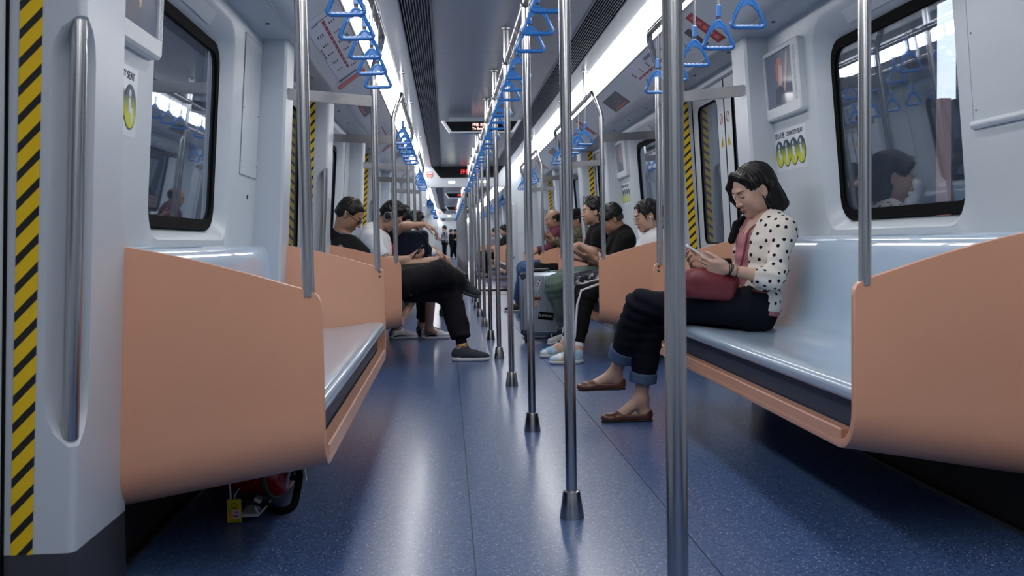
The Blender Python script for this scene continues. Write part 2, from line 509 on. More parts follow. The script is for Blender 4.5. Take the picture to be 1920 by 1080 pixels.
walls = {}
for s in (-1, 1):
    walls[s] = struct('wall_'+SN[s], f'white moulded {SN[s]} side wall with pillars and window bays')
win_n = 0; door_n = 0
def window_bay(s, n):
    global win_n
    w = walls[s]; o = n*PITCH; win_n += 1
    yn = 3.155 if s > 0 else 3.22
    R = dict(y0=yn+o, y1=4.38+o, z0=.90, z1=1.83)
    outer = rr(2.42+o, 4.98+o, .19, 1.885, .0005)
    a = rr(R['y0'], R['y1'], .90, 1.83, .12)
    a2 = rr(R['y0']+.012, R['y1']-.012, .908, 1.816, .115)
    b = rr(yn+.015+o, 4.305+o, .935, 1.725, .10)
    c = rr(yn+.02+o, 4.30+o, .94, 1.72, .10)
    mb = MB().loops([[wm(s, y, z, .12) for y, z in outer], [wm(s, y, z) for y, z in outer], [wm(s, y, z) for y, z in a], [wm(s, y, z, .006) for y, z in a2], [wm(s, y, z, .055) for y, z in b], [wm(s, y, z, .062) for y, z in c], [wm(s, y, z, .12) for y, z in c]])
    obj('window_panel', mb, M['white'], w, smooth=True, angle=30)
    # access panel beside the window, and a small one above it
    ya, yb = ((4.56, 4.94) if s < 0 else (2.66, 3.07))
    obj('access_panel', sideface(s, MB(), ya+o, yb+o, 1.2, 1.83, XW, -.004, .02), M['white'], w, bevel=.002)
    for q0, q1, r0, r1 in ((ya, ya+.003, 1.2, 1.83), (yb-.003, yb, 1.2, 1.83), (ya, yb, 1.2, 1.203), (ya, yb, 1.827, 1.83)):
        obj('panel_seam', sideface(s, MB(), q0+o, q1+o, r0, r1, XW, -.0044, .01), M['seam'], w)
    if s > 0:
        obj('access_panel_ledge', MB().tube([wm(s, ya+o, 1.215, -.004), wm(s, yb+o, 1.215, -.004)], .014, 10), M['white'], w, smooth=True)
    for yy in (ya+.02, yb-.02):
        for zz in (1.26, 1.50):
            obj('screw', MB().ball(wm(s, yy+o, zz, -.004), (.003, .0035, .0035), 8, 4), M['dark'], w)
    # inspection strip set into the slope over the window
    q = [wm(s, 3.55+o, 1.80, .012), wm(s, 4.05+o, 1.80, .012), wm(s, 4.05+o, 1.752, .038), wm(s, 3.55+o, 1.752, .038)]
    obj('inspection_strip', MB().prism(q, (-s*.003, 0, -.003)), M['white2'], w)
    win = struct(f'window_{win_n}', f'dark rounded window in a black gasket, {ORD[n+1]} on the {SN[s]}')
    g0 = rr(yn+.022+o, 4.298+o, .942, 1.718, .10); g1 = rr(yn+.028+o, 4.292+o, .948, 1.712, .095); g2 = rr(yn+.058+o, 4.262+o, .985, 1.675, .075); g3 = rr(yn+.063+o, 4.257+o, .99, 1.67, .07)
    obj('gasket', MB().loops([[wm(s, y, z, .075) for y, z in g0], [wm(s, y, z, .05) for y, z in g0], [wm(s, y, z, .044) for y, z in g1], [wm(s, y, z, .048) for y, z in g2], [wm(s, y, z, .075) for y, z in g3]]), M['black'], win, smooth=True)
    pz = rr(yn+.06+o, 4.26+o, .987, 1.673, .073)
    obj('pane', MB().loops([[wm(s, y, z, .058) for y, z in pz], [wm(s, y, z, .064) for y, z in pz]], True, True, True), M['glass'], win)

def door(s, y0, y1):
    """sliding double door between two pillars"""
    global door_n
    door_n += 1
    d = struct(f'door_{door_n}', f'white sliding double door on the {SN[s]}, {ORD[int((y0+4.5)//PITCH)]} from the front of the photo')
    c = (y0+y1)/2
    for a, b, h in ((y0-.05, c-.012, -1), (c+.012, y1+.05, 1)):
        wa, wb = (a+.19, b-.14) if h < 0 else (a+.14, b-.19)
        outer = rr(a, b, .03, 1.88, .0005); hole = rr(wa, wb, .84, 1.74, .06)
        f = lambda s, y, z, dd: (s*(XL(z)+dd), y, z)
        leaf = obj('door_leaf', MB().loops([[f(s,y,z,.04) for y,z in outer], [f(s,y,z,0) for y,z in outer], [f(s,y,z,0) for y,z in hole], [f(s,y,z,.04) for y,z in hole]]), M['white'], d)
        obj('pane', MB().loops([[f(s,y,z,.012) for y,z in hole], [f(s,y,z,.018) for y,z in hole]], True, True, True), M['dglass'], leaf)
        hole2 = rr(wa+.007, wb-.007, .847, 1.733, .054)
        obj('window_seal', MB().loops([[f(s,y,z,.01) for y,z in hole], [f(s,y,z,-.001) for y,z in hole], [f(s,y,z,-.001) for y,z in hole2], [f(s,y,z,.012) for y,z in hole2]]), M['black'], leaf)
        # stickers on the meeting edges: no leaning ring and a yellow triangle
        yc = c-h*0+h*.07
        for (kind, zc) in (('ring', 1.60), ('tri', 1.46)):
            if kind == 'ring':
                L = []
                for r0, dd in ((.034, -.0015), (.028, -.0015), (.028, -.0002), (.034, -.0002)):
                    L.append([f(s, yc+r0*math.cos(2*math.pi*k/20), zc+r0*math.sin(2*math.pi*k/20), dd) for k in range(20)])
                mb = MB().loops(L+[L[0]])
                a0, a1 = 2.2, 5.34
                bar = [(yc+.03*math.cos(a0)-.003, zc+.03*math.sin(a0)), (yc+.03*math.cos(a0)+.004, zc+.03*math.sin(a0)+.002), (yc+.03*math.cos(a1)+.003, zc+.03*math.sin(a1)), (yc+.03*math.cos(a1)-.004, zc+.03*math.sin(a1)-.002)]
                mb.prism([f(s, y, z, -.0015) for y, z in bar], (s*.001, 0, 0))
                obj('warning_sticker', mb, M['red'], leaf)
            else:
                tri = [(yc-.036, zc-.03), (yc+.036, zc-.03), (yc, zc+.036)]
                obj('warning_sticker', MB().prism([f(s, y, z, -.0015) for y, z in tri], (s*.001, 0, 0)), M['yellow'], leaf)
                tri = [(yc-.006, zc-.02), (yc+.006, zc-.02), (yc+.003, zc+.014), (yc-.003, zc+.014)]
                obj('warning_sticker', MB().prism([f(s, y, z, -.0022) for y, z in tri], (s*.001, 0, 0)), M['ink'], leaf)
    sideface(s, mb := MB(), c-.012, c+.012, .03, 1.88, XL, .0, .03)
    obj('rubber_seal', mb, M['black'], d)
    for yy in (y0, y1):
        mb = MB(); sideface(s, mb, yy-.012, yy+.012, .03, 1.88, XL, -.004, .03)
        obj('rubber_seal', mb, M['black'], d)
    obj('threshold', MB().box((s*1.24, y0, -.01), (s*1.40, y1, .006)), M['steel2'], d)
    mb = MB(); sideface(s, mb, y0, y1, 1.835, 1.885, XL, -.03, .04)
    obj('door_header', mb, M['pillar'], d)

for s in (-1, 1):
    w = walls[s]
    for n in (-1, 0, 1, 2):
        o = n*PITCH
        window_bay(s, n)
        pillar(s, 2.27+o, 2.64+o, w, True)
        grab_handle(s, 2.27+o, w)
        pillar(s, 4.96+o, 5.20+o, w, False)
        # hazard stripes on the jamb that faces the doorway
        for yy, tz in ((2.27+o, -1), (5.20+o, 1)):
            mb = MB()
            xj = lambda z: 1.248+.0565*(1.42-z)
            L = []
            for z in (.19, 1.879):
                L.append([(s*xj(z), yy+tz*.0005, z), (s*(xj(z)+.048), yy+tz*.0005, z), (s*(xj(z)+.048), yy+tz*.0025, z), (s*xj(z), yy+tz*.0025, z)])
            obj('hazard_strip', mb.loops(L, True, True, True), M['stripe'], w)
    door(s, .75, 2.27)
    for n in (0, 1, 2): door(s, 5.20+n*PITCH, 6.72+n*PITCH if n < 2 else 15.62)
    # end wall panel after the last door
    pillar(s, 15.62, 16.72, w, True); grab_handle(s, 15.62, w)
    mb = MB(); sideface(s, mb, 15.618, 15.6195, .19, 1.879, lambda z: 1.248+.0565*(1.42-z), 0, .048)
    obj('hazard_strip', mb, M['stripe'], w)
    bb = struct('baseboard_'+SN[s], f'dark plinth along the foot of the {SN[s]} wall')
    for n in (-1, 0, 1, 2):
        o = n*PITCH
        def plinth(y0, y1, x, rnd):
            r = .02
            pts = [(x+.3, y0), (x+r, y0), (x+r*.3, y0+r*.3), (x, y0+r), (x, y1-r), (x+r*.3, y1-r*.3), (x+r, y1), (x+.3, y1)]
            return MB().loops([[(s*a, b, 0) for a, b in pts], [(s*(a-.002), b, .19) for a, b in pts]], True, True, True)
        obj('plinth', plinth(2.27+o, 2.64+o, XP(.19), .02), M['dark'], bb, smooth=True, angle=25)
        obj('plinth', plinth(4.96+o, 5.20+o, XP(.19), .02), M['dark'], bb, smooth=True, angle=25)
        obj('skirting', MB().box((s*1.30, 2.64+o, 0), (s*1.42, 4.96+o, .2)), M['backing'], bb)
        obj('floor_channel', MB().box((s*1.262, 2.64+o, 0), (s*1.272, 4.96+o, .010)), M['dark'], bb)
    obj('plinth', plinth(15.62-2*PITCH, 16.72-2*PITCH, XP(.19), .02) if False else MB().box((s*(XP(.19)), 15.62, 0), (s*1.5, 16.72, .19)), M['dark'], bb)

# ---- unseen wall added behind the camera for the light, and the gangway end ahead
wb = struct('wall_back', 'unseen white end wall added behind the camera')
obj('end_panel', MB().box((-1.45, Y0-.05, 0), (1.45, Y0, 2.3)), M['white'], wb)
def gangway(y0, lab):
    g = struct('wall_front', lab)
    for s in (-1, 1):
        mb = MB().box((s*.70, y0, 0), (s*1.45, y0+.12, 2.3))
        obj('end_panel', mb, M['white'], g, bevel=.01)
        for k, (za, zb) in enumerate(((.25, 1.0), (1.02, 1.78))):
            obj('access_panel', MB().box((s*.82, y0-.006, za), (s*1.08, y0+.01, zb)), M['white2'], g, bevel=.002)
        obj('gangway_side', MB().box((s*.78, y0+.12, 0), (s*.84, y0+1.25, 2.0)), M['cove'], g)
        P = [(s*.74, y0-.0, .62), (s*.74, y0-.06, .64), (s*.74, y0-.06, 1.5), (s*.74, y0, 1.52)]
        obj('grab_handle', MB().tube(P, .015, 10), M['white2'], g, smooth=True)
    # head beam with the slanted recess corners for the display
    obj('head_beam', MB().box((-.72, y0, 1.81), (.72, y0+.12, 1.97)), M['white'], g, bevel=.008)
    for s in (-1, 1):
        obj('corner_filler', MB().prism([(s*.45, y0, 1.96), (s*.72, y0, 1.96), (s*.72, y0, 2.16), (s*.60, y0, 2.16)], (0, .1, 0)), M['white'], g)
    obj('gangway_ceiling', MB().box((-.84, y0+.12, 1.92), (.84, y0+1.25, 1.98)), M['ceil'], g)
    obj('gangway_floor', MB().box((-.84, y0, -.06), (.84, y0+1.25, .002)), M['dark'], g)
    obj('gangway_sill', MB().box((-.78, y0+.05, .002), (.78, y0+.2, .006)), M['steel2'], g)
    for x in (-.275, .25):
        for k, (yy, zz) in enumerate(((y0-.004, 1.895), (y0+.3, 1.905))):
            mb = MB()
            if k == 0: mb.loops([[(x+a, yy, zz+b) for a, b in rr(-.055, .055, -.012, .012, .011)], [(x+a, yy+.01, zz+b) for a, b in rr(-.055, .055, -.012, .012, .011)]], True, True, True)
            else: mb.loops([[(x+a, yy+b*2.2, zz+.02) for a, b in rr(-.055, .055, -.012, .012, .011)], [(x+a, yy+b*2.2, zz+.005) for a, b in rr(-.055, .055, -.012, .012, .011)]], True, True, True)
            obj('gangway_lamp', mb, M['lamp'], g)
    return g
gw = gangway(16.7, 'white gangway frame with oval lamps at the far end of the carriage')
mb = MB(); L = []
for r0, yy in ((.058, 16.696), (.046, 16.696), (.046, 16.699), (.058, 16.699)):
    L.append([(-.636+r0*math.cos(2*math.pi*k/24), yy, 2.02+r0*math.sin(2*math.pi*k/24)) for k in range(24)])
mb.loops(L+[L[0]]).box((-.678, 16.6965, 2.012), (-.594, 16.699, 2.03)).box((-.672, 16.6965, 1.99), (-.6, 16.699, 1.998))
obj('no_entry_sticker', mb, mat('orange_red_print', (205, 92, 76), .5), gw)

# ---- LED displays
def led_display(y, label, zt, zb, wt, wbm, lines, m, group=None, back=.12, bracket=True):
    t = thing('led_display', label, 'display', (0, y, ZC), group)
    obj('housing', MB().prism([(-wt, y, zt), (-wbm, y, zb), (wbm, y, zb), (wt, y, zt)], (0, back, 0)), M['backing'], t)
    obj('screen', MB().prism([(-wt+.012, y-.003, zt-.004), (-wbm+.006, y-.003, zb+.006), (wbm-.006, y-.003, zb+.006), (wt-.012, y-.003, zt-.004)], (0, .003, 0)), mat('display_screen', (8, 8, 10), .12) if 'display_screen' not in MATS else MATS['display_screen'], t)
    if bracket:
        for s in (-1, 1):
            q = [(s*(wt+.028), y-.012, zt+.012), (s*wt, y-.012, zt+.012), (s*wbm, y-.012, zb-.006), (s*(wbm+.026), y-.012, zb-.014)]
            obj('bracket', MB().prism(q, (0, back+.02, 0)), M['white2'], t)
        obj('bottom_rail', MB().box((-wbm-.02, y-.008, zb-.014), (wbm+.02, y+back, zb-.002)), M['cove'], t)
        obj('hanger', MB().box((-wt+.05, y+.01, zt), (wt-.05, y+back-.01, ZC)), M['ceil'], t)
    for body, size, x, z in lines:
        text_part('led_text', body, size, m, t, (x, y-.0045, z), (1,0,0), (0,0,1), align='LEFT')
    return t
led_display(10.2, 'ceiling display showing two lines of pale red letters', 2.107, 2.008, .378, .30, [('开往 北站', .034, -.095, 2.074), ('To Beizhan', .034, -.095, 2.034)], M['ledw'])
led_display(16.66, 'ceiling display with one row of red characters on the gangway frame', 2.15, 1.972, .60, .47, [('开往，北', .085, -.13, 2.055)], M['led'], back=.04, bracket=False)

# ---- centre poles and centre rail
def pole_mesh(h=ZC):
    r = .0178
    pole = MB().tube([(0,0,.07), (0,0,.6), (0,0,1.3), (0,0,h)], r, 20)
    base = MB().lathe([(.0385, 0), (.0385, .004), (.0275, .082), (.0265, .086), (.02, .088)], n=28)
    top = MB().lathe([(.0195, h-.012), (.0265, h-.008), (.0275, h-.0005)], n=24)
    return pole, base, top
pp, pb, pt = pole_mesh()
NP = 11
proto = None
for n in range(0, NP):
    y = 1.63+1.457*n
    num = n
    lab = ['nearest blurred steel pole crossing the whole photo in front of the seated woman', 'centre pole with the largest visible base cone, second from the camera'][num] if num < 2 else f'{ORD[num]} steel centre pole from the camera, standing in the row down the aisle'
    if proto is None:
        proto = thing('centre_pole', lab, 'pole', (0, y, 0), 'centre poles in this carriage')
        a = obj('pole', pp, M['steel'], proto, smooth=True, local=True); obj('base_cone', pb, M['steel'], proto, smooth=True, local=True); obj('ceiling_collar', pt, M['steel2'], proto, smooth=True, local=True)
    else:
        dup(proto, (0, 1.457*n, 0), lab)
rail = thing('centre_rail', 'overhead steel handrail linking the row of centre poles', 'handrail', (0, .1, 1.95))
obj('tube', MB().tube([(0, .17, 1.95), (0, 8, 1.95), (0, 16.25, 1.95)], .0185, 14), M['steel'], rail, smooth=True)
for n in range(-1, NP):
    y = 1.63+1.457*n
    obj('clamp', MB().tube([(0, y-.028, 1.95), (0, y+.028, 1.95)], .0235, 16), M['steel2'], rail, smooth=True)

# ---- hanging straps
def strap_proto(label, L, loc, group):
    """L: rail axis down to the bottom of the grip; triangular grip faces along the carriage"""
    t = thing('hanging_strap', label, 'hanging strap', loc, group)
    hz = -L
    H, Wd = .112, .060
    pts = []
    def arc(cx, cz, r, a0, a1, n=5):
        for k in range(n):
            a = math.radians(a0+(a1-a0)*k/(n-1)); pts.append((cx+r*math.cos(a), 0, hz+cz+r*math.sin(a)))
    arc(-Wd+.016, .022, .016, 200, 270); 
    for k in range(1, 6): pts.append((-Wd+.016+(2*Wd-.032)*k/6, 0, hz+.006))
    arc(Wd-.016, .022, .016, 270, 340)
    pts.append((.040, 0, hz+.06)); pts.append((.026, 0, hz+.088)); arc(.0, H-.014, .013, 50, 130, 4); pts.append((-.026, 0, hz+.088)); pts.append((-.040, 0, hz+.06))
    rs = [.0082 if p[2] < hz+.03 else .0068 for p in pts]
    mb = MB().tube(pts, rs, 10, closed=True)
    for k in range(5): mb.ball((-.034+.017*k, 0, hz+.0095), (.0085, .0075, .0065), 8, 5)
    web = [(-.012, -.005, hz+H-.006), (.012, -.005, hz+H-.006), (.036, -.005, hz+.066), (.030, -.005, hz+.062), (.019, -.005, hz+.078), (.0, -.005, hz+.085), (-.019, -.005, hz+.078), (-.030, -.005, hz+.062), (-.036, -.005, hz+.066)]
    mb.prism(web, (0, .010, 0))
    obj('grip', mb, M['blue'], t, smooth=True, local=True, angle=50)
    st = hz+H+.004
    obj('sleeve', MB().cbox((-.0095, -.0065, st+.008), (.0095, .0065, st+.056), .003), M['blue'], t, local=True)
    obj('buckle', MB().box((-.008, -.004, st-.006), (.008, .004, st+.008)), M['dark'], t, local=True)
    c = MB()
    for q in (-1, 1):
        c.tube([(q*.003, q*.001, st+.056), (q*.006, q*.012, st+.056+(-st-.056)*.55), (q*.012, q*.02, -.016), (q*.021, q*.022, .0), (0, q*.022, .021)], .0022, 6)
    obj('cord', c, M['cord'], t, smooth=True, local=True)
    return t
sp_c = strap_proto('hanging strap proto', .262, (0, 2.14, 1.95), 'straps on the centre rail')
first = True; cnt = 0
for n in range(0, NP-1):
    for off in (.50, .88, 1.24):
        cnt += 1
        y = 1.63+1.457*n+off
        lab = f'blue hanging strap on the centre rail, {ORD[cnt-1]} from the camera'
        if first: sp_c['label'] = lab; sp_c.location = (0, y, 1.95); first = False
        else:
            d = dup(sp_c, (0, 0, 0), lab); d.location = (0, y, 1.95); d.rotation_euler = (0, 0, random.uniform(-.05, .05))
sp_s = None; side_straps = []
for s in (-1, 1):
    for n in (0, 1, 2):
        for k in range(1 if n == 0 else 0, 6):
            y = (2.85 if s < 0 else 3.06)+.37*k+n*PITCH
            lab = f'blue hanging strap over the {ORD[n]} {SN[s]} bench, {ORD[k-1 if n == 0 else k]} along its rail from the camera'
            if sp_s is None:
                sp_s = strap_proto(lab, .335, (s*.68, y, 1.93), 'straps over the benches'); d = sp_s
            else:
                d = dup(sp_s, (0, 0, 0), lab); d.location = (s*.68, y, 1.93); d.rotation_euler = (random.uniform(-.03, .03), 0, random.uniform(-.06, .06))
            side_straps.append(d)

# ---- handrails over the benches
def bez(p, q, r, n=6):
    return [tuple((1-t)**2*np.array(p)+2*t*(1-t)*np.array(q)+t*t*np.array(r)) for t in np.linspace(0, 1, n)]
def bench_rail(s, n):
    o = n*PITCH
    t = thing('bench_handrail', f'steel handrail frame rising from the end panels of the {ORD[n]} {SN[s]} bench', 'handrail', (s*.735, 2.6+o, .75))
    ya, yb = 2.588+o, 5.152+o
    X, z1, xr, zr = .735, 1.71, .68, 1.93
    for y in (ya, yb):
        obj('pole', MB().tube([(s*X, y, .74), (s*X, y, 1.2), (s*X, y, z1)], .0165, 16), M['steel'], t, smooth=True)
    a = bez((s*X, ya, z1), (s*X, ya, z1+.05), (s*(X-.014), ya+.008, z1+.085)) + bez((s*(xr+.006), ya+.03, zr-.035), (s*xr, ya+.04, zr), (s*xr, ya+.09, zr))
    b = bez((s*xr, yb-.09, zr), (s*xr, yb-.04, zr), (s*(xr+.006), yb-.03, zr-.035)) + bez((s*(X-.014), yb-.008, z1+.085), (s*X, yb, z1+.05), (s*X, yb, z1))
    obj('rail', MB().tube(a+b, .0165, 14), M['steel'], t, smooth=True)
    for y in (3.05+o, 4.62+o):
        obj('ceiling_rod', MB().tube([(s*xr, y, zr), (s*xr, y, ZC-.005)], .013, 14).lathe([(.015, ZC-.014), (.0205, ZC-.010), (.021, ZC-.003)], (s*xr, y, 0), 18).ball((s*xr, y, zr), (.0195, .0195, .0195), 12, 8), M['steel'], t, smooth=True)
    for y, yp in ((ya, 2.60+o), (yb, 5.0+o)):
        x0, x1 = X-.004, XP(1.6)-.004
        q = []
        for zz in (1.575, 1.628):
            pass
        mb = MB()
        L = [[(s*x0, y-.009, 1.572), (s*x0, y+.009, 1.572), (s*x0, y+.009, 1.628), (s*x0, y-.009, 1.628)],
             [(s*x1, yp-.009, 1.592), (s*x1, yp+.009, 1.592), (s*x1, yp+.009, 1.648), (s*x1, yp-.009, 1.648)]]
        mb.loops(L, True, True, True)
        obj('cross_bar', mb, M['steel2'], t, bevel=.002)
    return t
for s in (-1, 1):
    for n in (0, 1, 2): bench_rail(s, n)

# ---- benches
def bench(s, n, label):
    o = n*PITCH
    t = thing('bench', label, 'bench', (s*.97, 2.575+o, 0))
    y0, y1, th = 2.575+o, 5.165+o, .024
    X = [.700, .7025, .709, .722, .74, .80, .88, .96, 1.04, 1.12, 1.18, 1.232]
    ZT = [.708, .727, .742, .7525, .758, .7765, .801, .8235, .8445, .8625, .8745, .883]
    R = .115
    def path(x, zt, off):
        zb = .285-.173*(x-.70)+off; r = R-off; a, b = y0+off, y1-off
        P = [(a, zt), (a, zb+r+.2), (a, zb+r+.05)]
        for k in range(7):
            q = math.radians(180+90*k/6); P.append((a+r+r*math.cos(q), zb+r+r*math.sin(q)))
        P.append(((a+b)/2, zb))
        for k in range(7):
            q = math.radians(270+90*k/6); P.append((b-r+r*math.cos(q), zb+r+r*math.sin(q)))
        P += [(b, zb+r+.05), (b, zb+r+.2), (b, zt)]
        return P
    mb = MB(); vs = []; fs = []
    n_ = len(path(.7, .7, 0))
    for x, zt in zip(X, ZT):
        e = .004 if x < .701 else 0
        po, pi = path(x, zt, e), path(x, zt, th-e)
        vs += [(s*x, y, z) for y, z in po] + [(s*x, y, z) for y, z in pi]
    w = 2*n_
    for i in range(len(X)-1):
        for k in range(n_-1):
            fs.append((i*w+k, i*w+k+1, (i+1)*w+k+1, (i+1)*w+k))
            fs.append((i*w+n_+k, (i+1)*w+n_+k, (i+1)*w+n_+k+1, i*w+n_+k+1))
        for k in (0, n_-1):
            fs.append((i*w+k, i*w+n_+k, (i+1)*w+n_+k, (i+1)*w+k))
    for i in (0, len(X)-1):
        for k in range(n_-1): fs.append((i*w+k, i*w+k+1, i*w+n_+k+1, i*w+n_+k))
    mb.add(vs, fs)
    obj('shell', mb, M['orange'], t, smooth=True, angle=50)
    obj('front_lip', MB().cbox((s*.7005, y0+.10, .287), (s*.738, y1-.10, .340), .004), M['orange'], t)
    obj('fascia', MB().prism([(s*.742, a_, z_) for a_, z_ in ((y0+.052,.322),(y0+.030,.385),(y0+.026,.425),(y1-.026,.425),(y1-.030,.385),(y1-.052,.322))], (s*.018, 0, 0)), M['fascia'], t)
    sec = [(.755,.415),(.728,.418),(.710,.426),(.702,.440),(.704,.455),(.712,.466),(.728,.473),(.76,.475),(.85,.463),(.98,.450),(1.07,.446),(1.13,.455),(1.175,.482),(1.205,.53),(1.222,.60),(1.235,.70),(1.247,.80),(1.253,.845),(1.264,.866),(1.285,.876),(1.322,.878),(1.335,.70),(1.345,.415)]
    def seat_ring(y, sh): return [(s*(x+sh*0), y, z) for x, z in sec]
    L = [seat_ring(y0+th+.001, 0), seat_ring((y0+y1)/2, 0), seat_ring(y1-th-.001, 0)]
    obj('seat', MB().loops(L, True, True, True), M['seat'], t, smooth=True, angle=40)
    for z in (.732, .708):
        obj('screw', MB().tube([(s*.724, y1-th+.002, z), (s*.724, y1-th-.003, z)], .0062, 12), M['steel2'], t)
    return t
bl = ['orange bench with empty glossy grey seat beside the hazard striped door post', 'orange bench where the man in black jacket and the man with headphones sit', 'far orange bench on the left beyond the navy backpack']
br = ['orange bench with long pale blue seat where the woman in polka dots sits', 'orange bench where the girl in glasses and the boy in black sit', 'orange bench beyond the silver suitcase where the bald man sits']
benches = {}
for n in (0, 1, 2):
    benches[(-1, n)] = bench(-1, n, bl[n]); benches[(1, n)] = bench(1, n, br[n])

# ---- cove posters and route maps
def cvp(s, u, y, lift=0.0):
    a, b = np.array([1.09, 1.885]), np.array([.866, 2.048])
    d = b-a; nrm = np.array([-d[1], d[0]])/np.linalg.norm(d)     # towards the aisle
    if nrm[1] > 0: nrm = -nrm
    p = a+d*u+nrm*lift
    return (s*p[0], y, p[1])
def plate(s, u0, u1, y0, y1, lift=.0008, th=.0008):
    return MB().loops([[cvp(s, u0, y0, lift), cvp(s, u1, y0, lift), cvp(s, u1, y1, lift), cvp(s, u0, y1, lift)], [cvp(s, u0, y0, lift+th), cvp(s, u1, y0, lift+th), cvp(s, u1, y1, lift+th), cvp(s, u0, y1, lift+th)]], True, True, True)
photo_m = mat('advert_photo', (70, 62, 72), .3, var=.75, scale=7)
photo2_m = mat('advert_photo_dark', (58, 58, 66), .25, var=.8, scale=18)
for s in (-1, 1):
    for n in (-1, 0, 1, 2):
        o = n*PITCH
        ya, yb = (4.86+o, 6.44+o) if s < 0 else (5.50+o, 6.98+o)
        if n < 0 and s < 0: continue
        where = {-1: 'above the doorway beside the camera', 0: 'above the doorway after the first bench', 1: 'above the doorway after the second bench', 2: 'above the last doorway'}[n]
        t = thing('route_map', f'route map with dark red line, {SN[s]} cove {where}', 'map', cvp(s, .5, ya))
        obj('sheet', plate(s, .22, .97, ya, yb), M['paper'], t)
        la, lb = (ya+.13, yb-.16) if s < 0 else (ya+.1, yb-.16)
        obj('line', plate(s, .53, .585, la, lb, .0018), M['maroon'], t)
        for k in range(12):
            y = la+(lb-la)*k/11
            obj('station_mark', plate(s, .515, .60, y-.006, y+.006, .0026), M['paper'], t)
            sd = 1 if k % 2 else -1
            u0 = .64 if sd > 0 else .32
            mb = MB()
            for j in range(3):
                mb.add(*(lambda q: (q.v, q.f))(plate(s, u0+.05*j, u0+.05*j+.022, y-.02+.006*(j % 2), y+.012+.012*(k % 3), .0018)))
            obj('station_name', mb, M['ink'], t)
        obj('terminus_mark', plate(s, .42, .74, la-.028, la-.018, .0018), M['ink'], t)
        obj('title', plate(s, .80, .88, (la+lb)/2-.13, (la+lb)/2+.13, .0018), mat('grey_print', (120, 126, 142), .5) if 'grey_print' not in MATS else MATS['grey_print'], t)
        obj('footnote', plate(s, .245, .262, (la+lb)/2-.16, (la+lb)/2+.1, .0018), M['ink'], t)
        ry0, ry1 = (6.60+o, 6.74+o) if s < 0 else (5.07+o, 5.20+o)
        r = thing('sticker', f'red strip sticker on the {SN[s]} cove {where}', 'sticker', cvp(s, .5, ry0))
        obj('sheet', plate(s, .10, .88, ry0, ry1), M['redp'] if s < 0 else M['red'], r)
        for k in range(5):
            obj('print', plate(s, .16+.14*k, .16+.14*k+.10, ry0+.03, ry1-.04, .0018), mat('pale_red_print', (206, 120, 120), .5) if 'pale_red_print' not in MATS else MATS['pale_red_print'], r)
        py0, py1 = (6.46+o, 6.53+o) if s < 0 else (5.29+o, 5.42+o)
        p = thing('poster', f'small dark framed notice on the {SN[s]} cove {where}', 'poster', cvp(s, .5, py0))
        obj('frame', plate(s, .17, .72, py0, py1), M['paper'], p)
        obj('picture', plate(s, .2, .69, py0+.012, py1-.012, .0018), photo2_m, p)
        if n < 2:
            q0 = 7.72+o if s < 0 else 12.0-PITCH+o
            p = thing('poster', f'dark reddish photo advert on the {SN[s]} cove above the {ORD[n+1]} bench', 'poster', cvp(s, .5, q0))
            obj('sheet', plate(s, .25, .75, q0, q0+.62), photo_m, p)
            obj('caption', plate(s, .28, .34, q0+.06, q0+.5, .0018), M['redp'], p)

# ---- wall screens and courtesy seat signs
disc_m = mat('courtesy_disc', (160, 170, 30), .45)
nt = disc_m.node_tree; b = nt.nodes['Principled BSDF']
tc = nt.nodes.new('ShaderNodeTexCoord'); sp = nt.nodes.new('ShaderNodeSeparateXYZ'); nt.links.new(tc.outputs['Object'], sp.inputs[0])
mr = nt.nodes.new('ShaderNodeMapRange'); mr.inputs['From Min'].default_value = -.05; mr.inputs['From Max'].default_value = .05; nt.links.new(sp.outputs['Z'], mr.inputs['Value'])
cr = nt.nodes.new('ShaderNodeValToRGB'); cr.color_ramp.elements[0].color = lin((196, 204, 26)); cr.color_ramp.elements[1].color = lin((22, 66, 82)); cr.color_ramp.elements[0].position = .25; cr.color_ramp.elements[1].position = .85
nt.links.new(mr.outputs[0], cr.inputs[0]); nt.links.new(cr.outputs[0], b.inputs['Base Color'])
screen_m = mat('wall_screen_picture', (84, 92, 110), .15, emit=(84, 92, 112), estr=.25)
skinp = mat('screen_picture_skin', (170, 140, 136), .2, emit=(170, 140, 136), estr=.22)
hairp = mat('screen_picture_hair', (150, 96, 84), .2, emit=(150, 96, 84), estr=.22)
greyp = mat('screen_picture_grey', (60, 66, 82), .2, emit=(60, 66, 82), estr=.2)
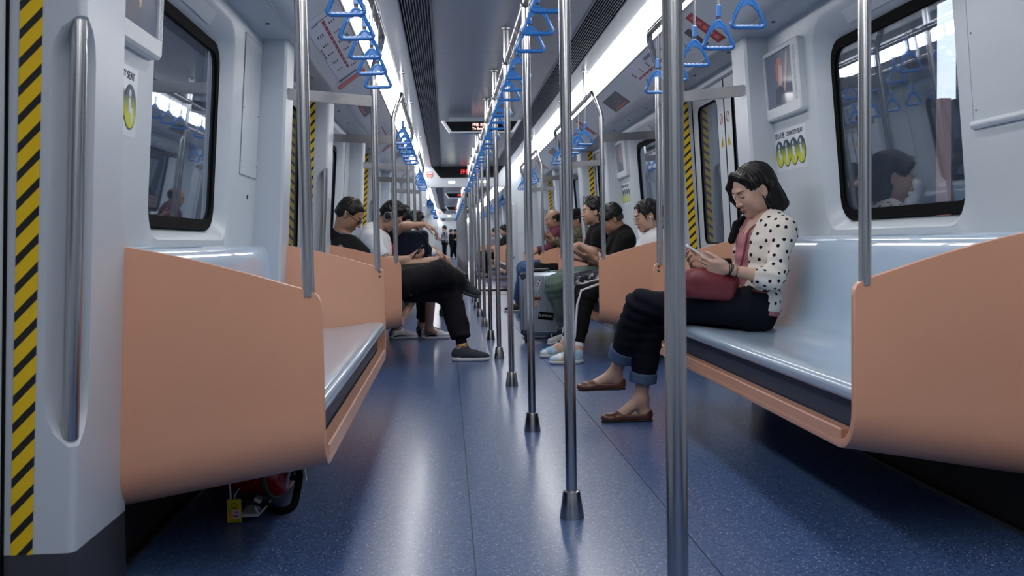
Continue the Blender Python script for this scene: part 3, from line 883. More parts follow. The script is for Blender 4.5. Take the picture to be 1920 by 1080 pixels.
def wall_screen(s, n):
    o = n*PITCH
    ya, yb = (2.64+o, 3.19+o) if s < 0 else (4.475+o, 5.02+o)
    if s > 0: yb -= .06; 
    z0, z1 = 1.452, 1.79
    t = thing('wall_screen', f'white framed advert screen on the {SN[s]} wall over the {ORD[n]} bench', 'screen', wm(s, (ya+yb)/2, z0))
    a = rr(ya, yb, z0, z1, .02); a2 = rr(ya+.008, yb-.008, z0+.008, z1-.008, .015)
    yi0, yi1 = (ya+.05, yb-.10) if s > 0 and False else (ya+.09, yb-.025) if s > 0 else (ya+.03, yb-.05)
    c = rr(yi0, yi1, 1.507, 1.765, .003)
    obj('bezel', MB().loops([[wm(s,y,z,.01) for y,z in a], [wm(s,y,z,-.028) for y,z in a], [wm(s,y,z,-.034) for y,z in a2], [wm(s,y,z,-.034) for y,z in c], [wm(s,y,z,-.026) for y,z in c]]), M['white2'], t, smooth=True, angle=30)
    obj('display_panel', MB().loops([[wm(s,y,z,-.027) for y,z in c], [wm(s,y,z,-.02) for y,z in c]], True, True, True), screen_m, t)
    mid = (yi0+yi1)/2
    f = lambda poly, m, lf: obj('picture', MB().prism([wm(s, mid+(-s)*a, zz, -.0272-lf) for a, zz in poly], (s*.0005, 0, 0)), m, t)
    # figure in the advert: plain seated person with raised arm
    f([(-.02,1.60),(.03,1.60),(.045,1.66),(.035,1.71),(-.01,1.70)], skinp, .0004)
    f([(-.05,1.62),(-.012,1.64),(.0,1.70),(.04,1.705),(.035,1.735),(-.02,1.735),(-.045,1.70)], hairp, .0008)
    f([(.04,1.56),(.075,1.57),(.115,1.70),(.125,1.755),(.105,1.745),(.075,1.64)], skinp, .0004)
    f([(-.07,1.52),(.05,1.52),(.06,1.58),(.0,1.61),(-.06,1.59)], greyp, .0004)
    yg0, yg1 = (ya+.03, ya+.06) if s > 0 else (yb-.04, yb-.015)
    mb = MB()
    for k in range(34):
        z = 1.51+.0073*k
        q = [(yg0, z), (yg1, z), (yg1, z+.003), (yg0, z+.003)]
        mb.prism([wm(s,y,zz,-.0345) for y,zz in q], (s*.0005, 0, 0))
    ob = obj('speaker_slot', mb, mat('slot_grey', (150, 156, 164), .6) if 'slot_grey' not in MATS else MATS['slot_grey'], t); ob['kind'] = 'stuff'
    return t
def courtesy_sign(s, n):
    o = n*PITCH
    yc = 2.85+o if s < 0 else 4.75+o
    t = thing('courtesy_sign', f'courtesy seat sign with four green discs on the {SN[s]} wall over the {ORD[n]} bench', 'sign', wm(s, yc, 1.285, -.001))
    q = [(yc-.215, 1.20), (yc+.215, 1.20), (yc+.215, 1.40), (yc-.215, 1.40)]
    obj('sheet', MB().prism([wm(s,y,z,-.0006) for y,z in q], (s*.0006, 0, 0)), mat('sign_sheet', (214, 221, 230), .35) if 'sign_sheet' not in MATS else MATS['sign_sheet'], t)
    d = (0, -s, 0)
    up = (Vector(wm(s, 0, 1.5))-Vector(wm(s, 0, 1.2))).normalized()
    org = Vector(wm(s, yc+s*.135, 1.374, -.0012)); text_part('lettering', '爱心专座', .033, M['ink'], t, org, d, up)
    org = Vector(wm(s, yc-s*.068, 1.374, -.0012)); text_part('lettering', 'COURTESY SEAT', .031, M['ink'], t, org, d, up)
    for k in range(4):
        y = yc-.15+.1*k
        L = []
        for dd in (-.0007, -.0014):
            L.append([wm(s, y+.058*math.cos(2*math.pi*j/28), 1.285+.066*math.sin(2*math.pi*j/28), dd) for j in range(28)])
        obj('disc_rim', MB().loops(L, True, True, True), mat('disc_rim_green', (30, 60, 56), .5) if 'disc_rim_green' not in MATS else MATS['disc_rim_green'], t)
        L = []
        for dd in (-.0014, -.0022):
            L.append([wm(s, y+.053*math.cos(2*math.pi*j/28), 1.285+.061*math.sin(2*math.pi*j/28), dd) for j in range(28)])
        di = obj('disc', MB().loops(L, True, True, True), disc_m, t)
        # seated white figure pictogram
        mb = MB(); sg = -s
        F = lambda a, z: wm(s, y+sg*a, 1.285+z, -.0024)
        mb.prism([F(.011*math.cos(2*math.pi*j/12)-.004, .040+.011*math.sin(2*math.pi*j/12)) for j in range(12)], (s*.0008, 0, 0))
        body = [(-.016,.026),(.004,.026),(.010,.0),(.024,-.002),(.026,-.012),(.022,-.045),(.010,-.045),(.010,-.018),(-.012,-.016)]
        if k == 1: body = [(-.018,.026),(.006,.026),(.018,.008),(.010,-.002),(.022,-.004),(.022,-.046),(.008,-.046),(.008,-.02),(-.014,-.018)]
        if k == 2: body = [(-.012,.026),(.010,.026),(.014,-.046),(.002,-.046),(-.001,-.01),(-.006,-.046),(-.016,-.046)]
        mb.prism([F(a, z) for a, z in body], (s*.0008, 0, 0))
        obj('pictogram', mb, M['paper'], t)
    return t
for s in (-1, 1):
    for n in (0, 1): wall_screen(s, n); courtesy_sign(s, n)
text_part('seat_label', 'B9', .03, M['ink'], walls[-1], wm(-1, 4.765, 1.104, -.001), (0, 1, 0), (0, 0, 1))

# ---- fire extinguisher strapped under the first left bench
fx = thing('fire_extinguisher', 'red fire extinguisher with black hose lying under the near left bench', 'fire extinguisher', (-1.0, 3.4, 0))
def FX(x, y, z): return (x, y, z)
prof = []
A = np.array([-.925, 3.42, .085]); Bv = np.array([-1.22, 3.56, .085])
dv = (Bv-A)/np.linalg.norm(Bv-A); Ln = np.linalg.norm(Bv-A)
sl = [(0, .02), (.01, .045), (.035, .068), (.07, .076), (.2, .076), (Ln-.02, .074), (Ln, .06)]
obj('cylinder', MB().tube([tuple(A+dv*a) for a, r in sl], [r for a, r in sl], 22), mat('extinguisher_red', (190, 24, 32), .3, coat=.4), fx, smooth=True)
obj('label_band', MB().tube([tuple(A+dv*.05), tuple(A+dv*.062)], .0775, 22), mat('label_green', (90, 150, 120), .5), fx, smooth=True)
obj('valve', MB().tube([tuple(A-dv*.04), tuple(A+dv*.01)], .016, 12).cbox((-.905, 3.37, .085), (-.872, 3.42, .135), .004), M['steel2'], fx, smooth=True)
obj('squeeze_handle', MB().prism([(-.905, 3.36, .12), (-.868, 3.34, .135), (-.862, 3.34, .085), (-.874, 3.345, .075), (-.878, 3.345, .115), (-.905, 3.365, .10)], (0, .02, 0)).tube([(-.915, 3.36, .13), (-.925, 3.35, .09), (-.93, 3.35, .06)], .005, 6), M['white2'], fx)
obj('hose', MB().tube(bez((-.90, 3.37, .12), (-.868, 3.30, .14), (-.880, 3.26, .075), 6)+bez((-.885, 3.245, .045), (-.89, 3.22, .012), (-.94, 3.21, .022), 6)+bez((-.97, 3.21, .038), (-1.0, 3.20, .06), (-1.03, 3.20, .082), 4), .0125, 10), M['black'], fx, smooth=True)
obj('nozzle', MB().tube([(-.99, 3.205, .052), (-1.008, 3.203, .066)], .0165, 10), M['steel2'], fx, smooth=True)
obj('bracket', MB().box((-1.05, 3.19, .010), (-.995, 3.30, .019)).prism([(-.995, 3.19, .010), (-.966, 3.19, .040), (-.970, 3.19, .043), (-.992, 3.19, .020), (-1.002, 3.19, .043), (-1.006, 3.19, .041)], (0, .08, 0)).tube([(-1.085, 3.22, .02), (-1.09, 3.22, .15)], .004, 8), M['white2'], fx)
obj('pin_ring', MB().tube([(-1.06, 3.16, .085), (-1.053, 3.16, .10), (-1.045, 3.16, .11)], .0022, 6), M['steel'], fx)
tgx, tgy, tgz = -1.082, 3.145, .006
tg = thing('inspection_tag', 'small yellow inspection tag hanging from the fire extinguisher', 'tag', (tgx+.022, tgy, tgz))
TB = lambda x0, z0, x1, z1, d: MB().box((tgx+x0, tgy-d-.0007, tgz+z0), (tgx+x1, tgy-d, tgz+z1))
obj('card', MB().box((tgx, tgy, tgz), (tgx+.044, tgy+.0012, tgz+.074)), mat('tag_yellow', (220, 196, 10), .5), tg)
obj('sticker', TB(.015, .012, .042, .040, 0), mat('tag_pink', (214, 186, 190), .5), tg)
mb = MB()
for k in range(20):
    t = 2*math.pi*k/20; mb.box((tgx+.022+.009*math.cos(t)-.0011, tgy-.0007, tgz+.056+.006*math.sin(t)-.0009), (tgx+.022+.009*math.cos(t)+.0011, tgy, tgz+.056+.006*math.sin(t)+.0009))
for q in ((.013, .044, .032, .047), (.005, .034, .012, .036), (.005, .027, .012, .029), (.005, .020, .012, .022), (.005, .008, .040, .009), (.005, .005, .040, .006)):
    b_ = TB(*q, 0); mb.add(b_.v, b_.f)
o = obj('print', mb, mat('tag_print', (120, 84, 20), .5), tg); o['kind'] = 'stuff'
obj('arrow_print', MB().prism([(tgx+.024, tgy-.0014, tgz+.032), (tgx+.034, tgy-.0014, tgz+.037), (tgx+.029, tgy-.0014, tgz+.027)], (0, .0006, 0)).box((tgx+.018, tgy-.0014, tgz+.018), (tgx+.034, tgy-.0008, tgz+.022)), M['maroon'], tg)
obj('string', MB().tube([(tgx+.022, tgy+.0006, tgz+.070), (tgx+.024, tgy+.004, tgz+.082), (-1.06, 3.16, .095)], .001, 5), M['white2'], tg)

# ---- the next carriages seen through the gangway
for k, off in enumerate((CAR2, 2*CAR2)):
    for nm in (floor, ceiling, walls[-1], walls[1]):
        r = dup(nm, (0, off, 0)); r['label'] = nm['label'].replace('down the whole carriage', '').strip() + (' in the next carriage' if k == 0 else ' two carriages ahead')
    for o_ in [x for x in list(COL.objects) if x.parent is None and x.name.startswith(('trim_', 'baseboard_', 'ceiling_light', 'window_', 'door_')) and -3 < x.location.y < 17 and not x.get('far')]:
        r = dup(o_, (0, off, 0)); r['far'] = 1
        if 'label' in r: r['label'] = o_['label'] + (' of the next carriage' if k == 0 else ' of the carriage two ahead')
    g = dup(gw, (0, off, 0), 'white gangway frame at the far end of ' + ('the next carriage' if k == 0 else 'the carriage two ahead')) if k == 0 else None
    for n in range(-2, NP):
        y = 1.63+1.457*n+off
        if y < 18.05 or k: continue
        d = dup(proto, (0, 0, 0), 'thin steel centre pole in the dense far row beyond the gangway', 'centre poles beyond the gangway'); d.location.y = y
    if k == 0:
        for s in (-1, 1):
            for n in (-1, 0, 1, 2):
                b_ = dup(benches[(s, 0)], (0, n*PITCH+off, 0), f'small orange bench {ORD[n+1]} on the {SN[s]} beyond the gangway')
        cr_ = dup(rail, (0, off, 0), 'overhead steel handrail of the next carriage beyond the gangway')
        for n in range(-1, NP-1):
            for of in (.5, .88, 1.24):
                y = 1.63+1.457*n+of+off
                if y < 18.2: continue
                d = dup(sp_c, (0, 0, 0), 'tiny blue hanging strap in the far centre row beyond the gangway', 'far straps beyond the gangway'); d.location = (0, y, 1.95)
        for s in (-1, 1):
            for n in (-1, 0, 1):
                for q in range(6):
                    d = dup(sp_s, (0, 0, 0), f'tiny blue hanging strap over the far {SN[s]} benches beyond the gangway', f'far {SN[s]} straps beyond the gangway'); d.location = (s*.68, 2.85+.37*q+n*PITCH+off, 1.93)
        for y_, lab in ((24.6, 'far ceiling display just beyond the gangway'), (33.5, 'farther ceiling display in the next carriage')):
            led_display(y_, lab, 2.107, 2.0, .378, .30, [('开往 北站', .05, -.09, 2.055)], M['led'])
eb = dup(wb, (0, 58.25, 0), 'white end wall closing the far end of the train')
# tunnel walls and a lit platform column passing outside the right windows
tun = struct('wall_tunnel', 'dark tunnel lining outside the windows')
for s in (-1, 1):
    obj('lining', MB().box((s*2.5, -6, -1), (s*2.6, 60, 3.2)), M['tunnel'], tun)
pc = thing('light_box', 'white lit column with a pink base outside the right window', 'light box', (1.95, 4.51, 0))
obj('lit_panel', MB().box((1.916, 4.50, 1.50), (1.988, 4.535, 2.4)), mat('platform_light', (245, 245, 250), .5, emit=(245, 246, 252), estr=3.0), pc)
obj('pink_panel', MB().box((1.902, 4.48, .2), (1.955, 4.515, 1.50)), mat('pink_cladding', (196, 150, 142), .5, emit=(196, 150, 142), estr=.5), pc)
# ================================================================ people: implicit surfaces meshed with surface nets
def V3(p): return np.asarray(p, np.float32)
def nrm(v): v = np.asarray(v, float); return v/np.linalg.norm(v)
def frame(f, u):
    """rows: forward, left, up"""
    f = nrm(f); u = np.asarray(u, float); u = nrm(u-f*np.dot(u, f)); l = np.cross(u, f)
    return np.stack([f, l, u])
def lerp(a, b, t): return np.asarray(a, float)*(1-t)+np.asarray(b, float)*t
def smin(a, b, k):
    if k <= 0: return np.minimum(a, b)
    h = np.maximum(k-np.abs(a-b), 0)/k
    return np.minimum(a, b)-h*h*k*.25
def d_cap(P, a, b, ra, rb):
    a = V3(a); ab = V3(b)-a; L2 = float(ab@ab)+1e-12
    q = P-a; t = np.clip((q@ab)/L2, 0, 1)
    return np.sqrt(((q-t[..., None]*ab)**2).sum(-1))-(ra+(rb-ra)*t)
def d_fru(P, a, b, ra, rb):
    a = V3(a); ab = V3(b)-a; L = math.sqrt(float(ab@ab)); q = P-a; t = (q@ab)/(L*L)
    rad = np.sqrt(np.maximum(((q-t[..., None]*ab)**2).sum(-1), 0))-(ra+(rb-ra)*np.clip(t, 0, 1))
    return np.maximum(rad, np.maximum(-t*L, (t-1)*L))
def d_ell(P, c, r, R=None):
    q = P-V3(c)
    if R is not None: q = q@np.asarray(R, np.float32).T
    r = V3(r); k0 = np.sqrt(((q/r)**2).sum(-1)); k1 = np.sqrt(((q/(r*r))**2).sum(-1))+1e-9
    return k0*(k0-1)/k1
def d_box(P, c, h, rd, R=None):
    q = P-V3(c)
    if R is not None: q = q@np.asarray(R, np.float32).T
    q = np.abs(q)-(V3(h)-rd)
    return np.sqrt((np.maximum(q, 0)**2).sum(-1))+np.minimum(q.max(-1), 0)-rd
class Sdf:
    def __init__(s, res): s.res = res; s.ops = []
    def cap(s, a, b, ra, rb=None, k=.02, op='+'):
        rb = ra if rb is None else rb; m = max(ra, rb)
        s.ops.append((op, lambda P: d_cap(P, a, b, ra, rb), np.minimum(a, b)-m, np.maximum(a, b)+m, k)); return s
    def fru(s, a, b, ra, rb=None, k=.01, op='+'):
        rb = ra if rb is None else rb; m = max(ra, rb)
        s.ops.append((op, lambda P: d_fru(P, a, b, ra, rb), np.minimum(a, b)-m, np.maximum(a, b)+m, k)); return s
    def ell(s, c, r, R=None, k=.02, op='+'):
        m = max(r); c = np.asarray(c, float)
        s.ops.append((op, lambda P: d_ell(P, c, r, R), c-m, c+m, k)); return s
    def box(s, c, h, rd=.01, R=None, k=.01, op='+'):
        m = float(np.linalg.norm(h)); c = np.asarray(c, float)
        s.ops.append((op, lambda P: d_box(P, c, h, rd, R), c-m, c+m, k)); return s
    def clip(s, fn): s.ops.append(('c', fn, None, None, 0)); return s          # keep where fn<0
    def disp(s, fn): s.ops.append(('d', fn, None, None, 0)); return s
    def mesh(s):
        r = s.res
        lo = np.min([o[2] for o in s.ops if o[0] == '+'], 0)-3*r-.012; hi = np.max([o[3] for o in s.ops if o[0] == '+'], 0)+3*r+.012
        n = np.ceil((hi-lo)/r).astype(int)+1
        ax = [(lo[i]+r*np.arange(n[i])).astype(np.float32) for i in range(3)]
        F = np.full(n, .5, np.float32)
        def block(a, b, pad):
            i0 = np.clip(np.floor((a-pad-lo)/r).astype(int), 0, n-1); i1 = np.clip(np.ceil((b+pad-lo)/r).astype(int)+1, 1, n)
            return tuple(slice(x, y) for x, y in zip(i0, i1))
        def pts(sl): return np.stack(np.meshgrid(ax[0][sl[0]], ax[1][sl[1]], ax[2][sl[2]], indexing='ij'), -1)
        full = tuple(slice(0, x) for x in n)
        for op, fn, a, b, k in s.ops:
            if op == '+':
                sl = block(a, b, k+4*r+.012); F[sl] = smin(F[sl], fn(pts(sl)), k)
            elif op == '-':
                sl = block(a, b, k+2*r); F[sl] = -smin(-F[sl], fn(pts(sl)), k)
            elif op == 'c': F = np.maximum(F, fn(pts(full)))
            elif op == 'd':
                m = np.abs(F) < .06
                Pm = pts(full)[m]; F[m] += fn(Pm)
        return nets(F, lo, r)
def nets(F, lo, r):
    sg = F < 0
    c = [sg[i:F.shape[0]-1+i, j:F.shape[1]-1+j, k:F.shape[2]-1+k] for i in (0,1) for j in (0,1) for k in (0,1)]
    tot = sum(x.astype(np.int8) for x in c); act = (tot > 0) & (tot < 8)
    idx = np.argwhere(act); N = len(idx)
    ids = np.full(act.shape, -1, np.int64); ids[act] = np.arange(N)
    acc = np.zeros((N, 3), np.float32); cnt = np.zeros(N, np.float32)
    corn = [(i, j, k) for i in (0,1) for j in (0,1) for k in (0,1)]
    val = {q: F[idx[:,0]+q[0], idx[:,1]+q[1], idx[:,2]+q[2]] for q in corn}
    for a in corn:
        for d in range(3):
            if a[d]: continue
            b = list(a); b[d] = 1; b = tuple(b)
            fa, fb = val[a], val[b]; m = (fa < 0) != (fb < 0)
            t = fa[m]/(fa[m]-fb[m]); p = np.tile(np.array(a, np.float32), (m.sum(), 1)); p[:, d] = t
            acc[m] += p; cnt[m] += 1
    vs = (idx+acc/cnt[:, None])*r+lo
    quads = []
    for d in range(3):
        e1, e2 = [q for q in range(3) if q != d]
        A = [slice(1, None) if q != d else slice(0, -1) for q in range(3)]
        s0 = sg[tuple(slice(1, -1) if q != d else slice(0, -1) for q in range(3))]
        s1 = sg[tuple(slice(1, -1) if q != d else slice(1, None) for q in range(3))]
        e = np.argwhere(s0 != s1)
        if not len(e): continue
        g = e.copy(); g[:, e1] += 1; g[:, e2] += 1
        fl = s0[e[:,0], e[:,1], e[:,2]]
        def cid(o1, o2):
            h = g.copy(); h[:, e1] += o1; h[:, e2] += o2; return ids[h[:,0], h[:,1], h[:,2]]
        q = np.stack([cid(-1,-1), cid(0,-1), cid(0,0), cid(-1,0)], 1)
        if d == 1: fl = ~fl
        q[~fl] = q[~fl][:, ::-1]
        quads.append(q)
    return vs.astype(np.float32), np.concatenate(quads)
def merge(parts):
    vs, fs, o = [], [], 0
    for v, f in parts: vs.append(v); fs.append(f+o); o += len(v)
    return np.concatenate(vs), np.concatenate(fs)
def npobj(name, vf, m, parent, col=None, dist=None):
    v, f = vf
    off = np.array(root_loc(parent)) if parent is not None else np.zeros(3)
    me = bpy.data.meshes.new(name)
    me.vertices.add(len(v)); me.vertices.foreach_set('co', (v-off).astype(np.float32).ravel())
    me.loops.add(len(f)*4); me.loops.foreach_set('vertex_index', f.astype(np.int32).ravel())
    me.polygons.add(len(f)); me.polygons.foreach_set('loop_start', np.arange(len(f), dtype=np.int32)*4)
    try: me.polygons.foreach_set('loop_total', np.full(len(f), 4, np.int32))
    except Exception: pass
    me.polygons.foreach_set('use_smooth', np.ones(len(f), bool))
    me.update(calc_edges=True); me.validate()
    if col is not None:
        a = me.attributes.new('Col', 'FLOAT_COLOR', 'POINT'); a.data.foreach_set('color', np.concatenate([col, np.ones((len(v), 1))], 1).astype(np.float32).ravel())
    if dist is not None:
        a = me.attributes.new('dotd', 'FLOAT', 'POINT'); a.data.foreach_set('value', dist.astype(np.float32))
    return link_mesh(name, me, m, parent)
def wrinkle(amp, freq, seed=0, n=5, axis=None):
    g = np.random.default_rng(seed); K = g.normal(size=(n, 3)); K /= np.linalg.norm(K, axis=1)[:, None]; ph = g.uniform(0, 6.3, n); fr = freq*g.uniform(.6, 1.5, n)
    def fn(P):
        w = np.zeros(P.shape[:-1], np.float32)
        for k in range(n): w += np.sin((P@K[k].astype(np.float32))*fr[k]+ph[k]+1.3*np.sin(P@K[(k+1) % n].astype(np.float32)*fr[k]*.6))
        return w*(amp/n)
    return fn
def fold(c, ax, rad, amp, freq, ph=0.0):
    c = V3(c); ax = V3(nrm(ax))
    def fn(P):
        q = P-c; return amp*np.sin(freq*(q@ax)+ph)*np.exp(-(q*q).sum(-1)/(rad*rad))
    return fn

# ---------------------------------------------------------------- head
def head_sdf(S, c, R, k=1.0, neck=None, nr=.055, fem=False):
    """c centre between the ears, R rows forward/left/up, k size"""
    W_ = lambda p: np.asarray(c)+k*(np.asarray(p, float)@R)
    E = lambda p, r, kk=.02, op='+', RR=R: S.ell(W_(p), tuple(k*x for x in r), RR, kk*k, op)
    Cc = lambda a, b, ra, rb, kk=.01, op='+': S.cap(W_(a), W_(b), ra*k, rb*k, kk*k, op)
    E((-.012, 0, .036), (.096, .075, .082))
    E((.030, 0, -.022), (.058, .062, .078), .03)
    E((.038, 0, -.070), (.046, .046 if fem else .05, .040), .03)
    E((.071, 0, -.097), (.017, .018, .015), .025)
    for s in (1, -1):
        E((.056, s*.040, -.028), (.026, .022, .026), .03)
        E((-.01+.03, s*.046, -.06), (.04, .018, .028), .03)
    Cc((.083, -.030, .026), (.083, .030, .026), .008, .008, .018)
    for s in (1, -1):
        E((.098, s*.031, .003), (.018, .019, .011), .012, '-')
        E((.0745, s*.031, .001), (.0135, .0145, .0120), .004)
        Cc((.0865, s*.018, .0075), (.0835, s*.044, .0075), .0030, .0028, .004)
    Cc((.085, 0, .010), (.106, 0, -.031), .0065, .0100 if not fem else .009, .014)
    for s in (1, -1): E((.095, s*.0105, -.034), (.010, .0072, .0068), .007)
    E((.092, 0, -.059), (.0085, .023, .0052), .005)
    E((.090, 0, -.0685), (.0085, .019, .0060), .004)
    Cc((.104, -.019, -.0640), (.104, .019, -.0640), .0028, .0028, .003, '-')
    for s in (1, -1):
        RR = frame(R[0]*.95-R[1]*s*.45, R[2]*.97-R[0]*.22)
        E((-.006, s*.076, -.008), (.018, .0065, .031), .006, '+', RR)
        E((-.002, s*.0835, -.006), (.0095, .005, .018), .004, '-', RR)
    if neck is not None:
        S.cap(W_((-.022, 0, -.055)), neck, nr, nr*1.06, .03)
    return W_
def head_color(v, c, R, k, skin, lip, brow=(.012, .009, .009), eye=True, closed=False):
    q = ((v-np.asarray(c))/k)@R.T
    col = np.tile(np.array(skin, float), (len(v), 1))
    f, l, u = q[:, 0], np.abs(q[:, 1]), q[:, 2]
    def paint(mask, rgb, w=1.0): col[mask] = col[mask]*(1-w)+np.array(rgb)*w
    rosy = np.exp(-((l-.042)**2+(u+.030)**2)/(.022**2))*(f > .03)
    col += rosy[:, None]*np.array([.02, -.012, -.012])
    m = (f > .076) & (((l/.023)**2+((u+.0585)/.0058)**2 < 1) | ((l/.019)**2+((u+.0690)/.0062)**2 < 1)); paint(m, lip)
    paint((f > .075) & (l < .0215) & (np.abs(u+.0640) < .0013), tuple(x*.3 for x in lip))
    bz = .0235+.004*np.sin((l-.016)/.03*2.2)
    paint((f > .06) & (l > .014) & (l < .047) & (np.abs(u-bz) < .0042*(1-.5*np.clip((l-.03)/.017, 0, 1))), brow, .85)
    if eye:
        ez = .0005
        ey = (f > .06) & (((l-.031)/.0135)**2+((u-ez)/.0042)**2 < 1)
        if not closed:
            paint(ey, (.55, .53, .52)); paint(ey & ((l-.031)**2+(u-ez)**2 < .0052**2), (.012, .009, .008))
        paint((f > .06) & (l > .016) & (l < .047) & (np.abs(u-(ez+(.0045-.2*(l-.031)**2/.014 if not closed else -.0045+.16*(l-.031)**2/.014))) < (.0018 if not closed else .0017)), (.010, .008, .008))
    paint((f > .09) & (l < .009) & (l > .003) & (np.abs(u+.0415) < .0022), tuple(x*.35 for x in skin))
    paint((np.abs(l-.080) < .009) & (((f+.002)/.010)**2+((u+.006)/.018)**2 < 1) & (l < .0795), tuple(x*.86 for x in skin))  # shade of the ear hollow painted into the skin colour
    return np.clip(col, 0, 1)

# ---------------------------------------------------------------- hands
def hand_sdf(S, wrist, d, pn, th, curl=(.5, .55, .6, .65), k=1.0, thumb=(.55, .5), bend2=None, spread=.06):
    """wrist position, d towards knuckles, pn out of the palm, th = +1/-1 which side the thumb is (along d x pn)"""
    d = nrm(d); pn = np.asarray(pn, float); pn = nrm(pn-d*np.dot(pn, d)); sd = np.cross(d, pn)*th
    w = np.asarray(wrist, float)
    R = np.stack([d, sd, pn])
    S.ell(w+d*.012*k, (.028*k, .025*k, .018*k), R, .012)
    S.box(w+d*.052*k, (.043*k, .037*k, .0135*k), .0125*k, R, .012)
    S.ell(w+d*.036*k+sd*.022*k+pn*.008*k, (.030*k, .017*k, .014*k), R, .012)
    lens = [(.043, .026, .021), (.047, .030, .022), (.044, .028, .022), (.034, .021, .019)]
    for i, (off, c) in enumerate(zip((.0275, .0095, -.0085, -.0255), curl)):
        p = w+(d*(.090-.004*abs(i-1))+sd*off)*k; ang = 0
        fd0 = nrm(d+sd*(spread*(1.5-i)))
        for j, L in enumerate(lens[i]):
            ang += c*(.9, 1.15, .7)[j]
            dr = fd0*math.cos(ang)+pn*math.sin(ang)
            q = p+dr*L*k; r0, r1 = (.0088, .0080, .0074, .0064)[j], (.0080, .0074, .0064)[j]
            sc = .86 if i == 3 else 1.0
            S.cap(p, q, r0*k*sc, r1*k*sc, .0035 if j else .006); p = q
    t0 = w+(d*.020+sd*.026+pn*.006)*k
    a = nrm(d*math.cos(thumb[0])+sd*math.sin(thumb[0])+pn*.25)
    t1 = t0+a*.042*k; b = nrm(a+pn*thumb[1]*.6+d*.35-sd*.15*thumb[1]); t2 = t1+b*.032*k; c_ = nrm(b+pn*thumb[1]*.3+d*.2); t3 = t2+c_*.024*k
    S.cap(t0, t1, .0135*k, .0105*k, .010); S.cap(t1, t2, .0100*k, .0090*k, .004); S.cap(t2, t3, .0088*k, .0070*k, .004)

# ---------------------------------------------------------------- shoes
def shoe_frame(heel, toe, up=(0,0,1)):
    R = frame(np.asarray(toe, float)-np.asarray(heel, float), up); L = float(np.linalg.norm(np.asarray(toe, float)-np.asarray(heel, float)))
    return R, L
def sneaker(parent, heel, toe, up, um, sm, am=None, res=.006, k=1.0, mark=None, laces=None):
    """heel and toe: points on the bottom of the sole"""
    R, L = shoe_frame(heel, toe, up)
    W_ = lambda p: np.asarray(heel, float)+np.asarray([p[0]*L, p[1], p[2]], float)@R
    S = Sdf(res)
    S.ell(W_((.16, 0, .052)), (.046, .034, .048), R, .02)
    S.cap(W_((.18, 0, .050)), W_((.62, 0, .046)), .036, .037, .025)
    S.ell(W_((.78, 0, .036)), (.062, .043, .030), R, .03)
    S.cap(W_((.22, 0, .085)), W_((.42, 0, .078)), .031, .024, .025)
    S.fru(W_((.20, 0, .085)), W_((.17, 0, .14)), .028, .026, .0, '-')
    z = R[2]; h0 = np.asarray(heel, float)
    S.clip(lambda P: (.016-(P-V3(h0))@V3(z)))
    up_ = npobj('shoe', S.mesh(), um, parent)
    S = Sdf(res*.85)
    S.ell(W_((.17, 0, .018)), (.052, .037, .030), R, .01); S.box(W_((.5, 0, .012)), (.36*L, .037, .016), .012, R, .02); S.ell(W_((.77, 0, .016)), (.068, .047, .028), R, .02)
    S.clip(lambda P: np.maximum(-((P-V3(h0))@V3(z)), (P-V3(h0))@V3(z)-.026-.012*np.clip(1-((P-V3(h0))@V3(R[0]))/(.3*L), 0, 1)))
    npobj('sole', S.mesh(), sm, up_)
    if laces:
        mb = MB()
        for q in range(4):
            t = .45+.055*q; zz = .108-.011*q-.004
            mb.tube([W_((t, -.02, zz-.008)), W_((t+.01, 0, zz-.001)), W_((t, .02, zz-.008))], .0028, 6)
        mb.tube([W_((.43, .0, .102)), W_((.41, .022, .118)), W_((.44, .034, .108)), W_((.43, .004, .101)), W_((.41, -.02, .117)), W_((.45, -.034, .106))], .0026, 6)
        obj('laces', mb, laces, up_, smooth=True)
    if mark:
        pts, mm, side = mark
        mb = MB(); mb.prism([W_((a, side*(.0365+.0015), b)) for a, b in pts], tuple(R[1]*side*.004))
        obj('side_mark', mb, mm, up_)
    return up_

